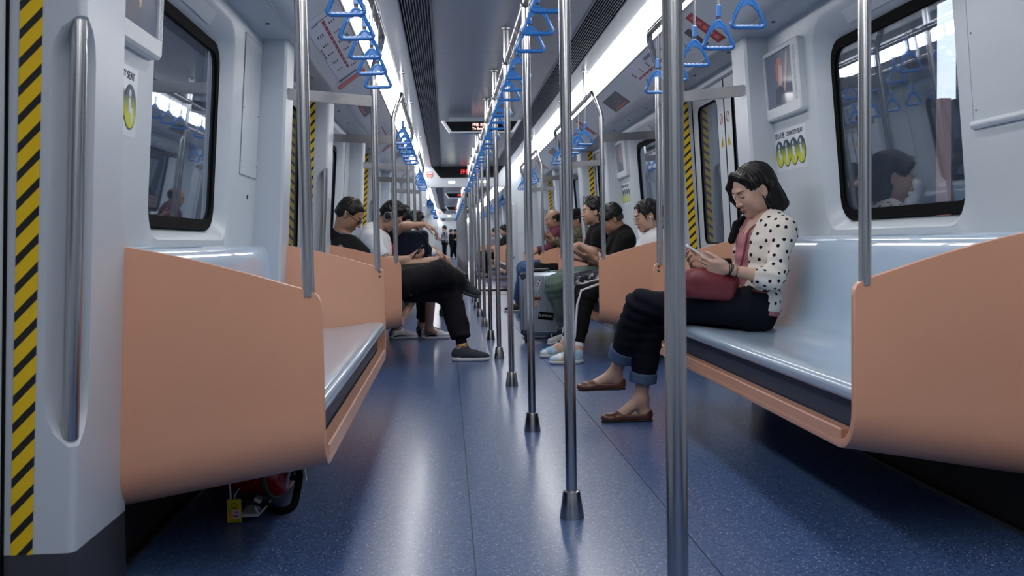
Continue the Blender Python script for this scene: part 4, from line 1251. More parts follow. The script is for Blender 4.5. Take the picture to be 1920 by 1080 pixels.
# ---------------------------------------------------------------- whole figures
SKIN = {'light': (.46, .275, .20), 'fair': (.52, .33, .25), 'tan': (.36, .20, .135)}
skin_m = mat('skin', (200, 160, 140), .5, attr='Col', var=.04, scale=30, sss=.06)
hair_m = mat('black_hair', (11, 9, 10), .42, var=.5, scale=60, bump=.35, bscale=160, stretch=(1, 1, .25), spec=.35)
def torso_prims(S, J, g, infl=0.0, k=None, waist=True):
    k = g.get('tk', .07) if k is None else k
    up = nrm(np.asarray(J['neck'])-np.asarray(J['pelvis'])); sd = nrm(np.asarray(J['shL'])-np.asarray(J['shR'])); fr = np.cross(sd, up); fr = nrm(fr)
    sd = np.cross(up, fr)
    R = np.stack([fr, sd, up]); n, p = np.asarray(J['neck'], float), np.asarray(J['pelvis'], float)
    mid = lambda t: lerp(n, p, t)
    bulge = np.asarray(J.get('belly', (0, 0, 0)), float)
    dpt, wid = g.get('depth', .11), g.get('width', .155)
    H = float(np.linalg.norm(n-p))
    S.ell(mid(.33)+fr*.015+bulge*.3, (dpt+infl, wid+infl, H*.36+infl), R, k)
    S.ell(mid(.66)+fr*.012+bulge, (dpt*.95+infl, wid*.90+infl, H*.32+infl), R, k)
    S.ell(mid(.97), (dpt*1.05+infl, wid*1.06+infl, .12+infl), R, k)
    S.cap(J['shL'], J['shR'], .052+infl, .052+infl, k)
    S.cap(mid(.02), lerp(n, J['shL'], .75), .045+infl, .045+infl, .05); S.cap(mid(.02), lerp(n, J['shR'], .75), .045+infl, .045+infl, .05)
    if g.get('bust'):
        for q in (1, -1): S.ell(mid(.40)+fr*(dpt*.72)+sd*q*.065, (.052+infl, .055+infl, .055+infl), R, .04)
    return R, mid
def limb(S, a, b, ra, rb, infl, k, f0=0, f1=1, cut=False):
    A, B = lerp(a, b, f0), lerp(a, b, f1); r0, r1 = ra+(rb-ra)*f0+infl, ra+(rb-ra)*f1+infl
    (S.fru if cut else S.cap)(A, B, r0, r1, k)
ARM = (.050, .040, .040, .027); LEG = (.088, .060, .056, .037)
def person(name_label, J, g):
    """J joint positions in metres, g looks; returns the root with a continuous body mesh"""
    base = (float(J['pelvis'][0]), float(J['pelvis'][1]), 0.0)
    t = thing('person', name_label, 'person', base, g.get('group'))
    res = g.get('res', .009); sk = SKIN[g.get('skin', 'light')]; hk = g.get('hk', 1.0)
    Rh = frame(J['hf'], J['hu']); hc = np.asarray(J['head'], float)
    am = g.get('arm', 1.0)
    # body: torso, limbs, neck - one continuous surface; head and hands are refined pieces of the same mesh
    S = Sdf(res)
    torso_prims(S, J, g, -.006)
    for s in 'LR':
        if 'el'+s in J:
            S.cap(J['sh'+s], J['el'+s], ARM[0]*am, ARM[1]*am, .03); S.cap(J['el'+s], J['wr'+s], ARM[2]*am, ARM[3]*am, .02)
            mdl = lerp(J['el'+s], J['wr'+s], .25); S.ell(mdl, (.043*am,)*3, None, .03)
        if 'kn'+s in J:
            lg = g.get('leg', 1.0)
            S.cap(J['hip'+s], J['kn'+s], LEG[0]*lg, LEG[1]*lg, .04); S.cap(J['kn'+s], J['an'+s], LEG[2]*lg, LEG[3]*lg, .02)
            ax = nrm(np.asarray(J['an'+s])-np.asarray(J['kn'+s])); bk = nrm(np.asarray(J['hip'+s])-np.asarray(J['kn'+s])); bk = nrm(bk-ax*np.dot(bk, ax))
            S.ell(lerp(J['kn'+s], J['an'+s], .32)+bk*.016, (.050*lg,)*3, None, .04)
            if 'heel'+s in J:
                Rf, L = shoe_frame(J['heel'+s], J['toe'+s], J.get('fup'+s, (0,0,1)))
                W_ = lambda p: np.asarray(J['heel'+s], float)+np.asarray([p[0]*L, p[1], p[2]])@Rf
                S.ell(W_((.13, 0, .034)), (.030, .026, .030), Rf, .02); S.cap(J['an'+s], W_((.62, 0, .030)), .032, .024, .02); S.ell(W_((.78, 0, .020)), (.045, .036, .017), Rf, .02); S.cap(J['an'+s], W_((.15, 0, .035)), .034, .026, .02)
    S.cap(lerp(J['neck'], J['pelvis'], .06), lerp(J['neck'], hc, .6), g.get('nr', .055)*1.08, g.get('nr', .055), .03)
    vb, fb = S.mesh()
    H = Sdf(g.get('hres', .0048))
    head_sdf(H, hc, Rh, hk, lerp(J['neck'], hc, .25), g.get('nr', .055), g.get('fem', False))
    vh, fh = H.mesh()
    parts = [(vb, fb), (vh, fh)]; cols = [np.tile(np.array(sk), (len(vb), 1)), head_color(vh, hc, Rh, hk, sk, g.get('lip', (.30, .15, .115)), closed=g.get('closed', True))]
    if 'beard' in g: pass
    for s in 'LR':
        if 'hand'+s in J:
            D = J['hand'+s]; Hs = Sdf(g.get('fres', .0048))
            hand_sdf(Hs, J['wr'+s], D['d'], D['pn'], D.get('th', 1), D.get('curl', (.5, .55, .6, .65)), D.get('k', .95), D.get('thumb', (.55, .5)))
            Hs.cap(lerp(J['wr'+s], J['el'+s], .12), J['wr'+s], .0275*am, .0255*am, .015)
            v, f = Hs.mesh(); parts.append((v, f)); cols.append(np.tile(np.array(sk), (len(v), 1)))
    body = npobj('body', merge(parts), skin_m, t, np.concatenate(cols))
    return t, Rh, hc

def top_garment(t, name, J, g, m, infl=.014, sleeve=.55, sleeve_in=.012, long=False, hem=1.12, neckr=.075, open_front=None, res=None, seed=1, wr=.006, extra=None, dots=None, scoop=0.0):
    res = res or g.get('res', .009); S = Sdf(res)
    R, mid = torso_prims(S, J, g, infl)
    am = g.get('arm', 1.0)
    for s in 'LR':
        if 'el'+s in J:
            if long or sleeve >= 1:
                f1 = max(0.0, sleeve-1) if sleeve > 1 else 1.0
                S.cap(J['sh'+s], J['el'+s], ARM[0]*am+sleeve_in, ARM[1]*am+sleeve_in, .03)
                limb(S, J['el'+s], J['wr'+s], ARM[2]*am, ARM[3]*am, sleeve_in, .02, 0, f1, True)
            else:
                limb(S, J['sh'+s], J['el'+s], ARM[0]*am, ARM[1]*am*1.08, sleeve_in, .03, 0, sleeve, True)
                S.cap(J['sh'+s], lerp(J['sh'+s], J['el'+s], .2), ARM[0]*am+sleeve_in, ARM[0]*am+sleeve_in, .03)
    S.disp(wrinkle(wr, 46, seed))
    for s in 'LR':
        if 'el'+s in J: S.disp(fold(J['el'+s], np.asarray(J['sh'+s], float)-np.asarray(J['el'+s], float), .10, .005, 150, seed))
    S.disp(fold(mid(.8)+R[0]*.08, R[2]*.9+R[0]*.3, .16, .007, 90, seed))
    n, p, up, fr = np.asarray(J['neck'], float), np.asarray(J['pelvis'], float), R[2], R[0]
    hp = lerp(n, p, hem)
    S.clip(lambda P: -((P-V3(hp))@V3(up))-.0)
    S.cap(n-up*.05+fr*.0, np.asarray(J['head'], float)+ (np.asarray(J['head'], float)-n)*.6, neckr, neckr, .008, '-')
    if scoop: S.ell(n+fr*(.09)+up*(-.01), (scoop*.7, scoop*.75, scoop), R, .01, '-')
    if extra: extra(S, R, mid)
    vf = S.mesh(); d = None
    if dots is not None: d = dots(vf[0])
    o = npobj(name, vf, m, t, None, d)
    return o, R, mid
def trousers(t, name, J, g, m, infl=.012, f1=1.0, seed=2, res=None, wr=.006, cuff=None, hipup=.10, flare=0.0, kb=.0):
    res = res or g.get('res', .009); S = Sdf(res); lg = g.get('leg', 1.0)
    up = nrm(np.asarray(J['neck'])-np.asarray(J['pelvis'])); sd = nrm(np.asarray(J['hipL'])-np.asarray(J['hipR'])); fr = nrm(np.cross(sd, up)); R = np.stack([fr, sd, up])
    dpt, wid = g.get('depth', .11), g.get('width', .155)
    S.ell(J['pelvis'], (dpt*1.12+infl, wid*1.08+infl, .13+infl), R, .05)
    for s in 'LR':
        a, k_, n_ = J['hip'+s], J['kn'+s], J['an'+s]
        if f1 <= 1:
            limb(S, a, k_, LEG[0]*lg, LEG[1]*lg, infl+.004, .05, 0, f1, f1 < 1)
            S.cap(a, lerp(a, k_, min(f1, 1)*.8), LEG[0]*lg+infl, LEG[0]*lg+(LEG[1]-LEG[0])*lg*.8*min(f1, 1)+infl, .05)
        else:
            S.cap(a, k_, LEG[0]*lg+infl, LEG[1]*lg+infl+kb, .05)
            e = f1-1
            S.fru(k_, lerp(k_, n_, e), LEG[2]*lg+infl+.006+kb*.6, LEG[2]*lg+(LEG[3]-LEG[2])*lg*e+infl+flare, .03)
            S.cap(k_, lerp(k_, n_, e*.7), LEG[2]*lg+infl+.006+kb*.6, (LEG[2]+(LEG[3]-LEG[2])*e*.7)*lg+infl+flare*.7, .03)
        S.disp(fold(k_, np.asarray(n_, float)-np.asarray(k_, float), .12, .006, 120, seed))
        S.disp(fold(a, np.asarray(k_, float)-np.asarray(a, float), .16, .006, 90, seed+1))
    S.disp(wrinkle(wr, 40, seed))
    top = np.asarray(J['pelvis'], float)+up*hipup
    S.clip(lambda P: (P-V3(top))@V3(up))
    return npobj(name, S.mesh(), m, t)
def short_hair(t, hc, Rh, k=1.0, m=None, res=.005, top=.0, front=.070, nape=-.055, fade=False, fringe=None, seed=3, side=.0, tufts=0):
    S = Sdf(res)
    W_ = lambda p: np.asarray(hc)+k*(np.asarray(p, float)@Rh)
    S.ell(W_((-.015, 0, .043+top*.4)), ((.1005)*k, (.0795+side)*k, (.0865+top*.7)*k), Rh, .01)
    S.ell(W_((-.055, 0, -.005)), (.058*k, .074*k, .075*k), Rh, .03)
    for s in (1, -1): S.ell(W_((-.005, s*.062, .012)), (.045*k, .018*k, .045*k), Rh, .02)
    if fringe: 
        for (a, b, ra, rb) in fringe: S.cap(W_(a), W_(b), ra*k, rb*k, .02)
    g = np.random.default_rng(seed)
    for q in range(tufts):
        a = g.uniform(-1.3, 1.3); e = g.uniform(.95, 1.45)
        d = np.array([math.cos(a)*math.cos(e), math.sin(a)*math.cos(e), math.sin(e)])
        p = np.array([-.012, 0, .04])+d*np.array([.098, .078, .088]); S.cap(W_(p), W_(p+d*.02+np.array([.012, 0, 0])), .010*k, .003*k, .012)
    S.disp(wrinkle(.006, 130, seed))
    # hairline: clear the face, the ears and below the nape
    if not fringe:
        S.ell(W_((.098, 0, front-.078)), (.060*k, .095*k, .082*k), Rh, .014, '-')
    else:
        S.ell(W_((.105, 0, front-.095)), (.075*k, .095*k, .082*k), Rh, .006, '-')
    for s in (1, -1):
        S.ell(W_((.035, s*.085, -.045)), (.05*k, .045*k, .062*k), Rh, .006, '-'); S.ell(W_((-.004, s*.088, -.012)), (.022*k, .026*k, .034*k), Rh, .004, '-')
    c0 = W_((0, 0, nape)); u = Rh[2]*1.0+Rh[0]*.25
    S.clip(lambda P: -((P-V3(c0))@V3(u)))
    return npobj('hair', S.mesh(), m or hair_m, t)
def glasses(t, hc, Rh, k, m, r=.019, th=.0016, tip=None):
    W_ = lambda p: tuple(np.asarray(hc)+k*(np.asarray(p, float)@Rh)); mb = MB()
    for s in (1, -1):
        mb.tube([W_((.1005-.006*abs(math.cos(a)), s*.031+r*1.08*math.cos(a), -.003+r*.78*math.sin(a))) for a in np.linspace(0, 2*math.pi, 17)[:-1]], th, 6, closed=True)
        mb.tube([W_((.094, s*.052, .003)), W_((.05, s*.075, .004)), W_((-.008, s*.081, .010)), W_((-.025, s*.079, -.005))], th, 6)
    mb.tube([W_((.1005, .011, -.0)), W_((.106, 0, .003)), W_((.1005, -.011, .0))], th, 6)
    o = obj('glasses', mb, m, t, smooth=True)
    if tip:
        mb = MB()
        for s in (1, -1): mb.ball(W_((-.02, s*.082, .010)), .005, 8, 5)
        obj('temple_tip', mb, tip, o, smooth=True)
    return o
# joint positions in metres
J = {
 'woman': dict(head=(1.038,4.520,1.093), neck=(1.100,4.520,0.967), pelvis=(1.037,4.520,0.554), shL=(1.092,4.370,0.909), shR=(1.133,4.670,0.920), elL=(1.062,4.320,0.687), wrL=(0.858,4.360,0.744), elR=(1.083,4.740,0.682), wrR=(0.835,4.620,0.746), hipL=(0.962,4.430,0.554), hipR=(1.017,4.610,0.541), knL=(0.524,4.600,0.570), anL=(0.426,4.790,0.217), heelL=(0.478,4.790,0.145), toeL=(0.243,4.800,0.142), knR=(0.575,4.680,0.460), anR=(0.542,4.720,0.107), heelR=(0.596,4.720,0.000), toeR=(0.344,4.720,0.000), phone=(0.764,4.490,0.799), bag=(0.816,4.520,0.689), ),
 'girl': dict(head=(1.120,7.380,1.055), neck=(1.179,7.380,0.911), pelvis=(1.115,7.380,0.560), shL=(1.177,7.240,0.859), shR=(1.208,7.520,0.863), elL=(1.115,7.200,0.637), wrL=(0.865,7.280,0.679), elR=(1.123,7.580,0.647), wrR=(0.869,7.420,0.684), hipL=(1.064,7.290,0.565), hipR=(1.080,7.470,0.558), knL=(0.618,7.150,0.471), anL=(0.546,7.060,0.098), heelL=(0.569,7.040,0.000), toeL=(0.348,7.020,0.000), knR=(0.632,7.480,0.485), anR=(0.502,7.460,0.109), heelR=(0.512,7.460,0.000), toeR=(0.324,7.440,0.000), ),
 'boy': dict(head=(0.934,7.860,1.042), neck=(1.014,7.860,0.935), pelvis=(1.035,7.860,0.556), shL=(1.019,7.700,0.866), shR=(1.042,8.020,0.876), elL=(0.901,7.660,0.670), wrL=(0.754,7.680,0.738), elR=(0.931,8.050,0.669), wrR=(0.712,7.980,0.726), hipL=(0.990,7.770,0.556), hipR=(1.008,7.950,0.549), knL=(0.631,7.720,0.528), anL=(0.629,7.750,0.086), heelL=(0.665,7.780,0.000), toeL=(0.452,7.760,0.000), knR=(0.648,7.980,0.538), anR=(0.633,7.980,0.107), heelR=(0.667,7.980,0.000), toeR=(0.476,7.980,0.000), phone=(0.652,7.820,0.764), ),
 'man3': dict(head=(0.869,8.420,1.120), neck=(0.922,8.420,0.983), pelvis=(0.967,8.420,0.574), shL=(0.912,8.250,0.905), shR=(0.927,8.580,0.917), elL=(0.849,8.200,0.765), wrL=(0.722,8.240,0.846), elR=(0.860,8.620,0.742), wrR=(0.722,8.520,0.819), hipL=(0.907,8.330,0.573), hipR=(0.922,8.520,0.567), knL=(0.493,8.240,0.487), anL=(0.498,8.100,0.072), heelL=(0.541,8.100,0.000), toeL=(0.311,8.080,0.000), knR=(0.516,8.620,0.516), anR=(0.513,8.660,0.103), heelR=(0.550,8.660,0.000), toeR=(0.338,8.660,0.000), ),
 'camo': dict(head=(1.149,11.650,1.119), neck=(1.179,11.650,0.993), pelvis=(1.134,11.650,0.542), shL=(1.164,11.500,0.936), shR=(1.179,11.800,0.938), elL=(1.014,11.460,0.809), wrL=(0.848,11.520,0.904), elR=(1.036,11.850,0.794), wrR=(0.860,11.750,0.880), hipL=(1.090,11.550,0.546), hipR=(1.108,11.740,0.541), knL=(0.691,11.500,0.542), anL=(0.642,11.500,0.165), heelL=(0.671,11.500,0.072), toeL=(0.454,11.500,0.076), knR=(0.707,11.800,0.547), anR=(0.663,11.800,0.185), heelR=(0.687,11.800,0.096), toeR=(0.483,11.800,0.100), phone=(0.789,11.600,0.955), ),
 'bald': dict(head=(0.952,12.400,1.146), neck=(1.011,12.400,1.019), pelvis=(1.031,12.400,0.565), shL=(0.998,12.240,0.951), shR=(1.014,12.560,0.960), elL=(0.879,12.200,0.776), wrL=(0.725,12.250,0.752), elR=(0.921,12.600,0.786), wrR=(0.739,12.550,0.763), hipL=(0.986,12.300,0.562), hipR=(1.001,12.500,0.557), knL=(0.579,12.200,0.539), anL=(0.509,12.500,0.176), heelL=(0.547,12.500,0.061), toeL=(0.345,12.500,0.058), knR=(0.590,12.600,0.549), anR=(0.578,12.700,0.205), heelR=(0.611,12.700,0.088), toeR=(0.412,12.700,0.085), ),
 'man1': dict(head=(-1.079,7.350,1.096), neck=(-1.156,7.350,0.950), pelvis=(-0.898,7.350,0.562), shR=(-1.124,7.200,0.849), shL=(-1.186,7.500,0.864), elR=(-0.978,7.120,0.642), wrR=(-0.760,7.250,0.595), elL=(-1.054,7.560,0.649), wrL=(-0.790,7.460,0.595), hipR=(-0.846,7.260,0.557), hipL=(-0.858,7.450,0.549), knR=(-0.435,7.340,0.655), anR=(-0.268,7.620,0.562), heelR=(-0.326,7.640,0.518), toeR=(-0.163,7.660,0.456), knL=(-0.367,7.520,0.516), anL=(-0.276,7.400,0.110), heelL=(-0.358,7.360,0.000), toeL=(-0.078,7.340,0.000), ),
 'man2': dict(head=(-0.858,8.750,1.120), neck=(-0.976,8.750,1.015), pelvis=(-0.950,8.750,0.563), shR=(-0.950,8.600,0.921), shL=(-1.007,8.900,0.938), elR=(-0.888,8.560,0.720), wrR=(-0.700,8.620,0.706), elL=(-0.940,8.950,0.732), wrL=(-0.718,8.850,0.720), hipR=(-0.916,8.660,0.566), hipL=(-0.927,8.840,0.560), knR=(-0.528,8.620,0.620), anR=(-0.556,9.080,0.120), heelR=(-0.624,9.160,0.000), toeR=(-0.374,9.120,0.000), knL=(-0.563,8.950,0.611), anL=(-0.716,9.250,0.169), heelL=(-0.779,9.300,0.077), toeL=(-0.550,9.250,0.076), phone=(-0.657,8.720,0.736), ),
 'pack': dict(head=(-0.816,9.300,1.100), neck=(-0.897,9.300,0.983), pelvis=(-0.926,9.300,0.588), shR=(-0.884,9.140,0.927), shL=(-0.927,9.460,0.935), elR=(-0.764,8.980,1.034), wrR=(-0.563,8.980,1.045), elL=(-0.848,9.500,0.737), wrL=(-0.643,9.400,0.759), hipR=(-0.900,9.200,0.585), hipL=(-0.912,9.400,0.579), knR=(-0.568,9.200,0.594), anR=(-0.605,9.350,0.169), heelR=(-0.653,9.400,0.076), toeR=(-0.432,9.400,0.071), knL=(-0.573,9.450,0.596), anL=(-0.636,9.600,0.192), heelL=(-0.679,9.600,0.101), toeL=(-0.464,9.600,0.096), bag=(-0.677,9.120,0.846), ),
 'farL': dict(head=(-0.699,11.900,1.142), neck=(-0.765,11.900,1.010), pelvis=(-0.838,11.900,0.580), shR=(-0.755,11.740,0.952), shL=(-0.791,12.060,0.961), elR=(-0.646,11.700,0.744), wrR=(-0.478,11.720,0.766), elL=(-0.687,12.100,0.759), wrL=(-0.493,12.050,0.776), hipR=(-0.809,11.800,0.576), hipL=(-0.816,12.000,0.571), knR=(-0.380,11.820,0.674), anR=(-0.255,12.000,0.515), heelR=(-0.307,12.000,0.478), toeR=(-0.128,12.000,0.448), knL=(-0.420,12.050,0.594), anL=(-0.403,12.000,0.164), heelL=(-0.450,12.000,0.050), toeL=(-0.213,12.000,0.044), ),
 'farR': dict(head=(1.000,24.000,1.160), neck=(1.060,24.000,1.000), pelvis=(1.020,24.000,0.570), shL=(1.080,23.840,0.950), shR=(1.060,24.160,0.950), elL=(0.920,23.800,0.680), wrL=(0.740,23.860,0.700), elR=(0.920,24.200,0.680), wrR=(0.740,24.140,0.700), hipL=(0.980,23.900,0.570), hipR=(0.980,24.100,0.570), knL=(0.550,23.860,0.560), anL=(0.550,23.860,0.120), heelL=(0.600,23.860,0.000), toeL=(0.340,23.860,0.000), knR=(0.550,24.140,0.560), anR=(0.500,24.140,0.120), heelR=(0.550,24.140,0.000), toeR=(0.290,24.140,0.000), ),
}
# ================================================================ who sits where
for n_, d_ in J.items():
    for s_ in 'LR':
        if (n_, s_) in (('woman','L'), ('man1','R'), ('farL','R')): continue
        h = d_['heel'+s_]; t_ = d_['toe'+s_]
        d_['heel'+s_] = (h[0], h[1], 0.0); d_['toe'+s_] = (t_[0], t_[1], 0.0); a_ = d_['an'+s_]; d_['an'+s_] = (a_[0], a_[1], .105)
def pitch_dirs(sx, deg, yaw=0.0):
    a = math.radians(deg); f = np.array([sx*math.cos(a)*math.cos(yaw), math.sin(yaw)*math.cos(a), -math.sin(a)]); u = np.array([sx*math.sin(a)*math.cos(yaw), math.sin(yaw)*math.sin(a), math.cos(a)])
    return f, u
def cloth(name, rgb, rough=.85, var=.12, bump=.25, bscale=300, **k): return mat(name, rgb, rough, var=var, scale=9, bump=bump, bscale=bscale, spec=.2, **k)
c_white = cloth('white_cotton', (214, 216, 222)); c_black = cloth('black_cotton', (12, 12, 14)); c_black2 = cloth('black_jersey', (10, 10, 12))
c_trouser = cloth('black_trouser_cloth', (25, 24, 30)); c_pink = cloth('dusty_pink_cotton', (176, 118, 128)); c_denim = cloth('dark_denim', (13, 16, 30), bump=.5, bscale=500); c_cuff = cloth('denim_reverse', (84, 104, 134), bump=.5, bscale=500)
c_olive = cloth('olive_cotton', (58, 60, 48)); c_green = cloth('grey_green_cotton', (96, 114, 107)); c_maroon = cloth('maroon_cloth', (92, 44, 62)); c_jean = cloth('blue_jean', (70, 96, 136), bump=.5, bscale=400)
c_navy = cloth('navy_nylon', (16, 24, 48), .6); c_grey = cloth('grey_cotton', (110, 112, 124)); c_black3 = cloth('charcoal_jacket', (14, 14, 18))
leather = mat('maroon_leather', (112, 34, 44), .42, var=.15, scale=14, bump=.2, bscale=220); brownl = mat('brown_leather', (96, 56, 42), .34, var=.15, bump=.12, bscale=200, coat=.2)
gold = mat('gold_metal', (200, 160, 80), .3, metal=1.0); blackp = mat('black_plastic', (18, 18, 20), .3); whitep = mat('white_plastic_gloss', (230, 230, 232), .25); silver = mat('silver_plastic', (170, 172, 180), .3, metal=.7)
phone_b = mat('phone_black', (14, 14, 18), .15); screen_glow = mat('phone_screen', (60, 66, 84), .1, emit=(120, 130, 160), estr=.3)
suede = cloth('grey_knit_shoe', (62, 66, 74)); sole_w = mat('white_rubber', (206, 208, 212), .5); shoe_w = mat('white_shoe_leather', (212, 214, 218), .4); shoe_k = mat('black_shoe', (26, 26, 30), .5); sole_b = mat('black_sole', (30, 30, 34), .6)
def multi(name, cols, scale, rough=.8, kind='noise', stretch=None):
    m = mat(name, cols[0], rough); nt = m.node_tree; b = nt.nodes['Principled BSDF']; tc = nt.nodes.new('ShaderNodeTexCoord')
    r = nt.nodes.new('ShaderNodeValToRGB'); r.color_ramp.interpolation = 'CONSTANT'
    while len(r.color_ramp.elements) < len(cols): r.color_ramp.elements.new(.5)
    if kind == 'noise':
        x = nt.nodes.new('ShaderNodeTexNoise'); x.inputs['Scale'].default_value = scale; x.inputs['Detail'].default_value = 2; out = x.outputs['Fac']
        pos = [0]+[.38+.24*i/(len(cols)-2) for i in range(len(cols)-1)]
    else:
        x = nt.nodes.new('ShaderNodeTexVoronoi'); x.inputs['Scale'].default_value = scale; sc = nt.nodes.new('ShaderNodeSeparateColor'); nt.links.new(x.outputs['Color'], sc.inputs[0]); out = sc.outputs[0]
        pos = [i/len(cols) for i in range(len(cols))]
    nt.links.new(tc.outputs['Object'], x.inputs['Vector'])
    for e, p, c in zip(r.color_ramp.elements, pos, cols): e.position = p; e.color = lin(c)
    nt.links.new(out, r.inputs[0]); nt.links.new(r.outputs[0], b.inputs['Base Color']); return m
camo_m = multi('camouflage_cloth', [(40, 40, 32), (86, 78, 54), (54, 60, 44), (120, 108, 76)], 16)
floral_m = multi('dark_floral_cloth', [(22, 24, 34), (22, 24, 34), (22, 24, 34), (70, 78, 104), (24, 26, 36), (150, 148, 150)], 42, kind='v')
trainer_m = multi('pastel_trainer', [(190, 210, 226), (150, 186, 212), (206, 206, 120), (222, 226, 230), (206, 170, 150)], 17, .7, 'v')
dot_m = cloth('cream_knit_with_navy_dots', (222, 216, 208), bump=.3, bscale=420)
nt = dot_m.node_tree; b = nt.nodes['Principled BSDF']
at = nt.nodes.new('ShaderNodeAttribute'); at.attribute_name = 'dotd'
lt = nt.nodes.new('ShaderNodeMath'); lt.operation = 'LESS_THAN'; lt.inputs[1].default_value = .0082; nt.links.new(at.outputs['Fac'], lt.inputs[0])
src = b.inputs['Base Color'].links[0].from_socket
mx = nt.nodes.new('ShaderNodeMix'); mx.data_type = 'RGBA'; nt.links.new(lt.outputs[0], mx.inputs[0]); nt.links.new(src, mx.inputs[6]); mx.inputs[7].default_value = lin((20, 22, 38)); nt.links.new(mx.outputs[2], b.inputs['Base Color'])
def dot_field(sp):
    def fn(v):
        g = np.random.default_rng(5); order = g.permutation(len(v)); C_ = np.zeros((0, 3), np.float32); d = np.full(len(v), 9.0, np.float32)
        for i in order:
            if d[i] > sp:
                d = np.minimum(d, np.sqrt(((v-v[i])**2).sum(1)))
        return d
    return fn
def eyes_none(): pass
def slab(name, c, xd, yd, size, m, label, cat, screen=None, back=None):
    """a phone: centre, long axis, short axis"""
    x = nrm(xd); y = np.asarray(yd, float); y = nrm(y-x*np.dot(x, y)); z = np.cross(x, y); R = np.stack([x, y, z])
    t = thing(name, label, cat, tuple(c))
    W_ = lambda p: tuple(np.asarray(c, float)+np.asarray(p, float)@R)
    a, b_, h = size[0]/2, size[1]/2, size[2]/2
    o1 = [(math.copysign(a-.008, p[0])+.008*math.cos(t_), math.copysign(b_-.008, p[1])+.008*math.sin(t_)) for p, ts in (((1,1), (0,45,90)), ((-1,1), (90,135,180)), ((-1,-1), (180,225,270)), ((1,-1), (270,315,360))) for t_ in map(math.radians, ts)]
    obj('case', MB().loops([[W_((p, q, -h)) for p, q in o1], [W_((p*1.01, q*1.015, 0)) for p, q in o1], [W_((p, q, h)) for p, q in o1]], True, True, True), m, t)
    obj('screen', MB().loops([[W_((p*.96, q*.94, h)) for p, q in o1], [W_((p*.96, q*.94, h+.0006)) for p, q in o1]], True, True, True), screen or phone_b, t)
    obj('camera_lens', MB().loops([[W_((a*.8+.006*math.cos(k*.6283), b_*.55+.006*math.sin(k*.6283), zz)) for k in range(10)] for zz in (-h, -h-.0012)], True, True, True), phone_b, t)
    return t

# ---------------------------------------------------------------- the woman in polka dots
j = J['woman']; j['hf'], j['hu'] = pitch_dirs(-1, 26, -.20); j['shL'] = (1.128, 4.385, .897); j['shR'] = (1.06, 4.66, .905); j['elL'] = (1.065, 4.32, .69); j['wrL'] = (.866, 4.36, .735)
j['handL'] = dict(d=(-.96, .16, .16), pn=(.02, .90, .42), th=-1, curl=(.62, .72, .80, .86), k=.93, thumb=(.42, .3))
j['handR'] = dict(d=(-.86, -.30, .22), pn=(.05, -.80, .55), th=1, curl=(.50, .56, .60, .64), k=.93, thumb=(.42, .4))
g = dict(res=.0065, hres=.0026, fres=.0030, skin='fair', arm=.84, leg=.84, depth=.092, width=.135, nr=.044, fem=True, bust=False, hk=.98, tk=.042, lip=(.36, .17, .15))
t, Rh, hc = person('woman in white polka dot cardigan sitting cross-legged, looking down at phone', j, g)
cut = lambda S, R, mid: (S.box(mid(.36)+R[0]*.13-R[1]*.01, (.10, .066, .36), .03, R, .012, '-'))
o, R_, mid = top_garment(t, 'pink_top', j, g, c_pink, infl=.006, sleeve=.2, sleeve_in=.004, neckr=.050, hem=1.07, scoop=.085, res=.006, wr=.004, seed=11)
o, R_, mid = top_garment(t, 'cardigan', j, g, dot_m, infl=.013, sleeve=1.42, sleeve_in=.013, hem=1.02, neckr=.072, extra=cut, dots=dot_field(.0345), res=.0055, wr=.005, seed=4)
trousers(t, 'jeans', j, g, c_denim, infl=.012, f1=1.66, seed=6, res=.0065, flare=.012, wr=.005)
for s_ in 'LR':
    S = Sdf(.005); a, b_ = lerp(j['kn'+s_], j['an'+s_], .62), lerp(j['kn'+s_], j['an'+s_], .76); r_ = .0415*.84+.012+.021
    S.fru(a, b_, r_, r_-.002, 0); S.disp(wrinkle(.003, 60, 3)); S.fru(lerp(a, b_, .8), lerp(a, b_, 1.3), r_-.010, r_-.012, 0, '-')
    npobj('cuff', S.mesh(), c_cuff, t)
    # ballet flats
    Rf, L = shoe_frame(j['heel'+s_], j['toe'+s_]); h0 = np.asarray(j['heel'+s_], float)
    W_ = lambda p: h0+np.asarray([p[0]*L, p[1], p[2]])@Rf
    S = Sdf(.0045)
    S.ell(W_((.13, 0, .032)), (.036, .030, .036), Rf, .02); S.cap(W_((.16, 0, .030)), W_((.60, 0, .028)), .029, .031, .02); S.ell(W_((.80, 0, .020)), (.050, .038, .024), Rf, .02)
    S.cap(W_((.2, 0, .06)), W_((.55, 0, .062)), .026, .03, .0, '-')
    def top_line(P, h0=V3(h0), Rf=Rf, L=L):
        q = (P-h0)@Rf.T.astype(np.float32); x = q[..., 0]/L; z = q[..., 2]
        return np.maximum(-z, z-(.035+.028*np.clip((.22-x)/.22, 0, 1)**1.2+.030*np.clip((x-.58)/.14, 0, 1)))
    S.clip(top_line)
    sh = npobj('ballet_flat', S.mesh(), brownl, t)
    S = Sdf(.004); S.ell(W_((.13, 0, .003)), (.035, .029, .005), Rf, .01); S.box(W_((.48, 0, .0025)), (.33*L, .026, .003), .0025, Rf, .02); S.ell(W_((.80, 0, .003)), (.047, .036, .0045), Rf, .01)
    S.box(W_((.09, 0, .004)), (.022, .024, .007), .003, Rf, .004); S.clip(lambda P, h0=V3(h0), Rf=Rf: -((P-h0)@V3(Rf[2])))
    npobj('sole', S.mesh(), sole_b, sh)
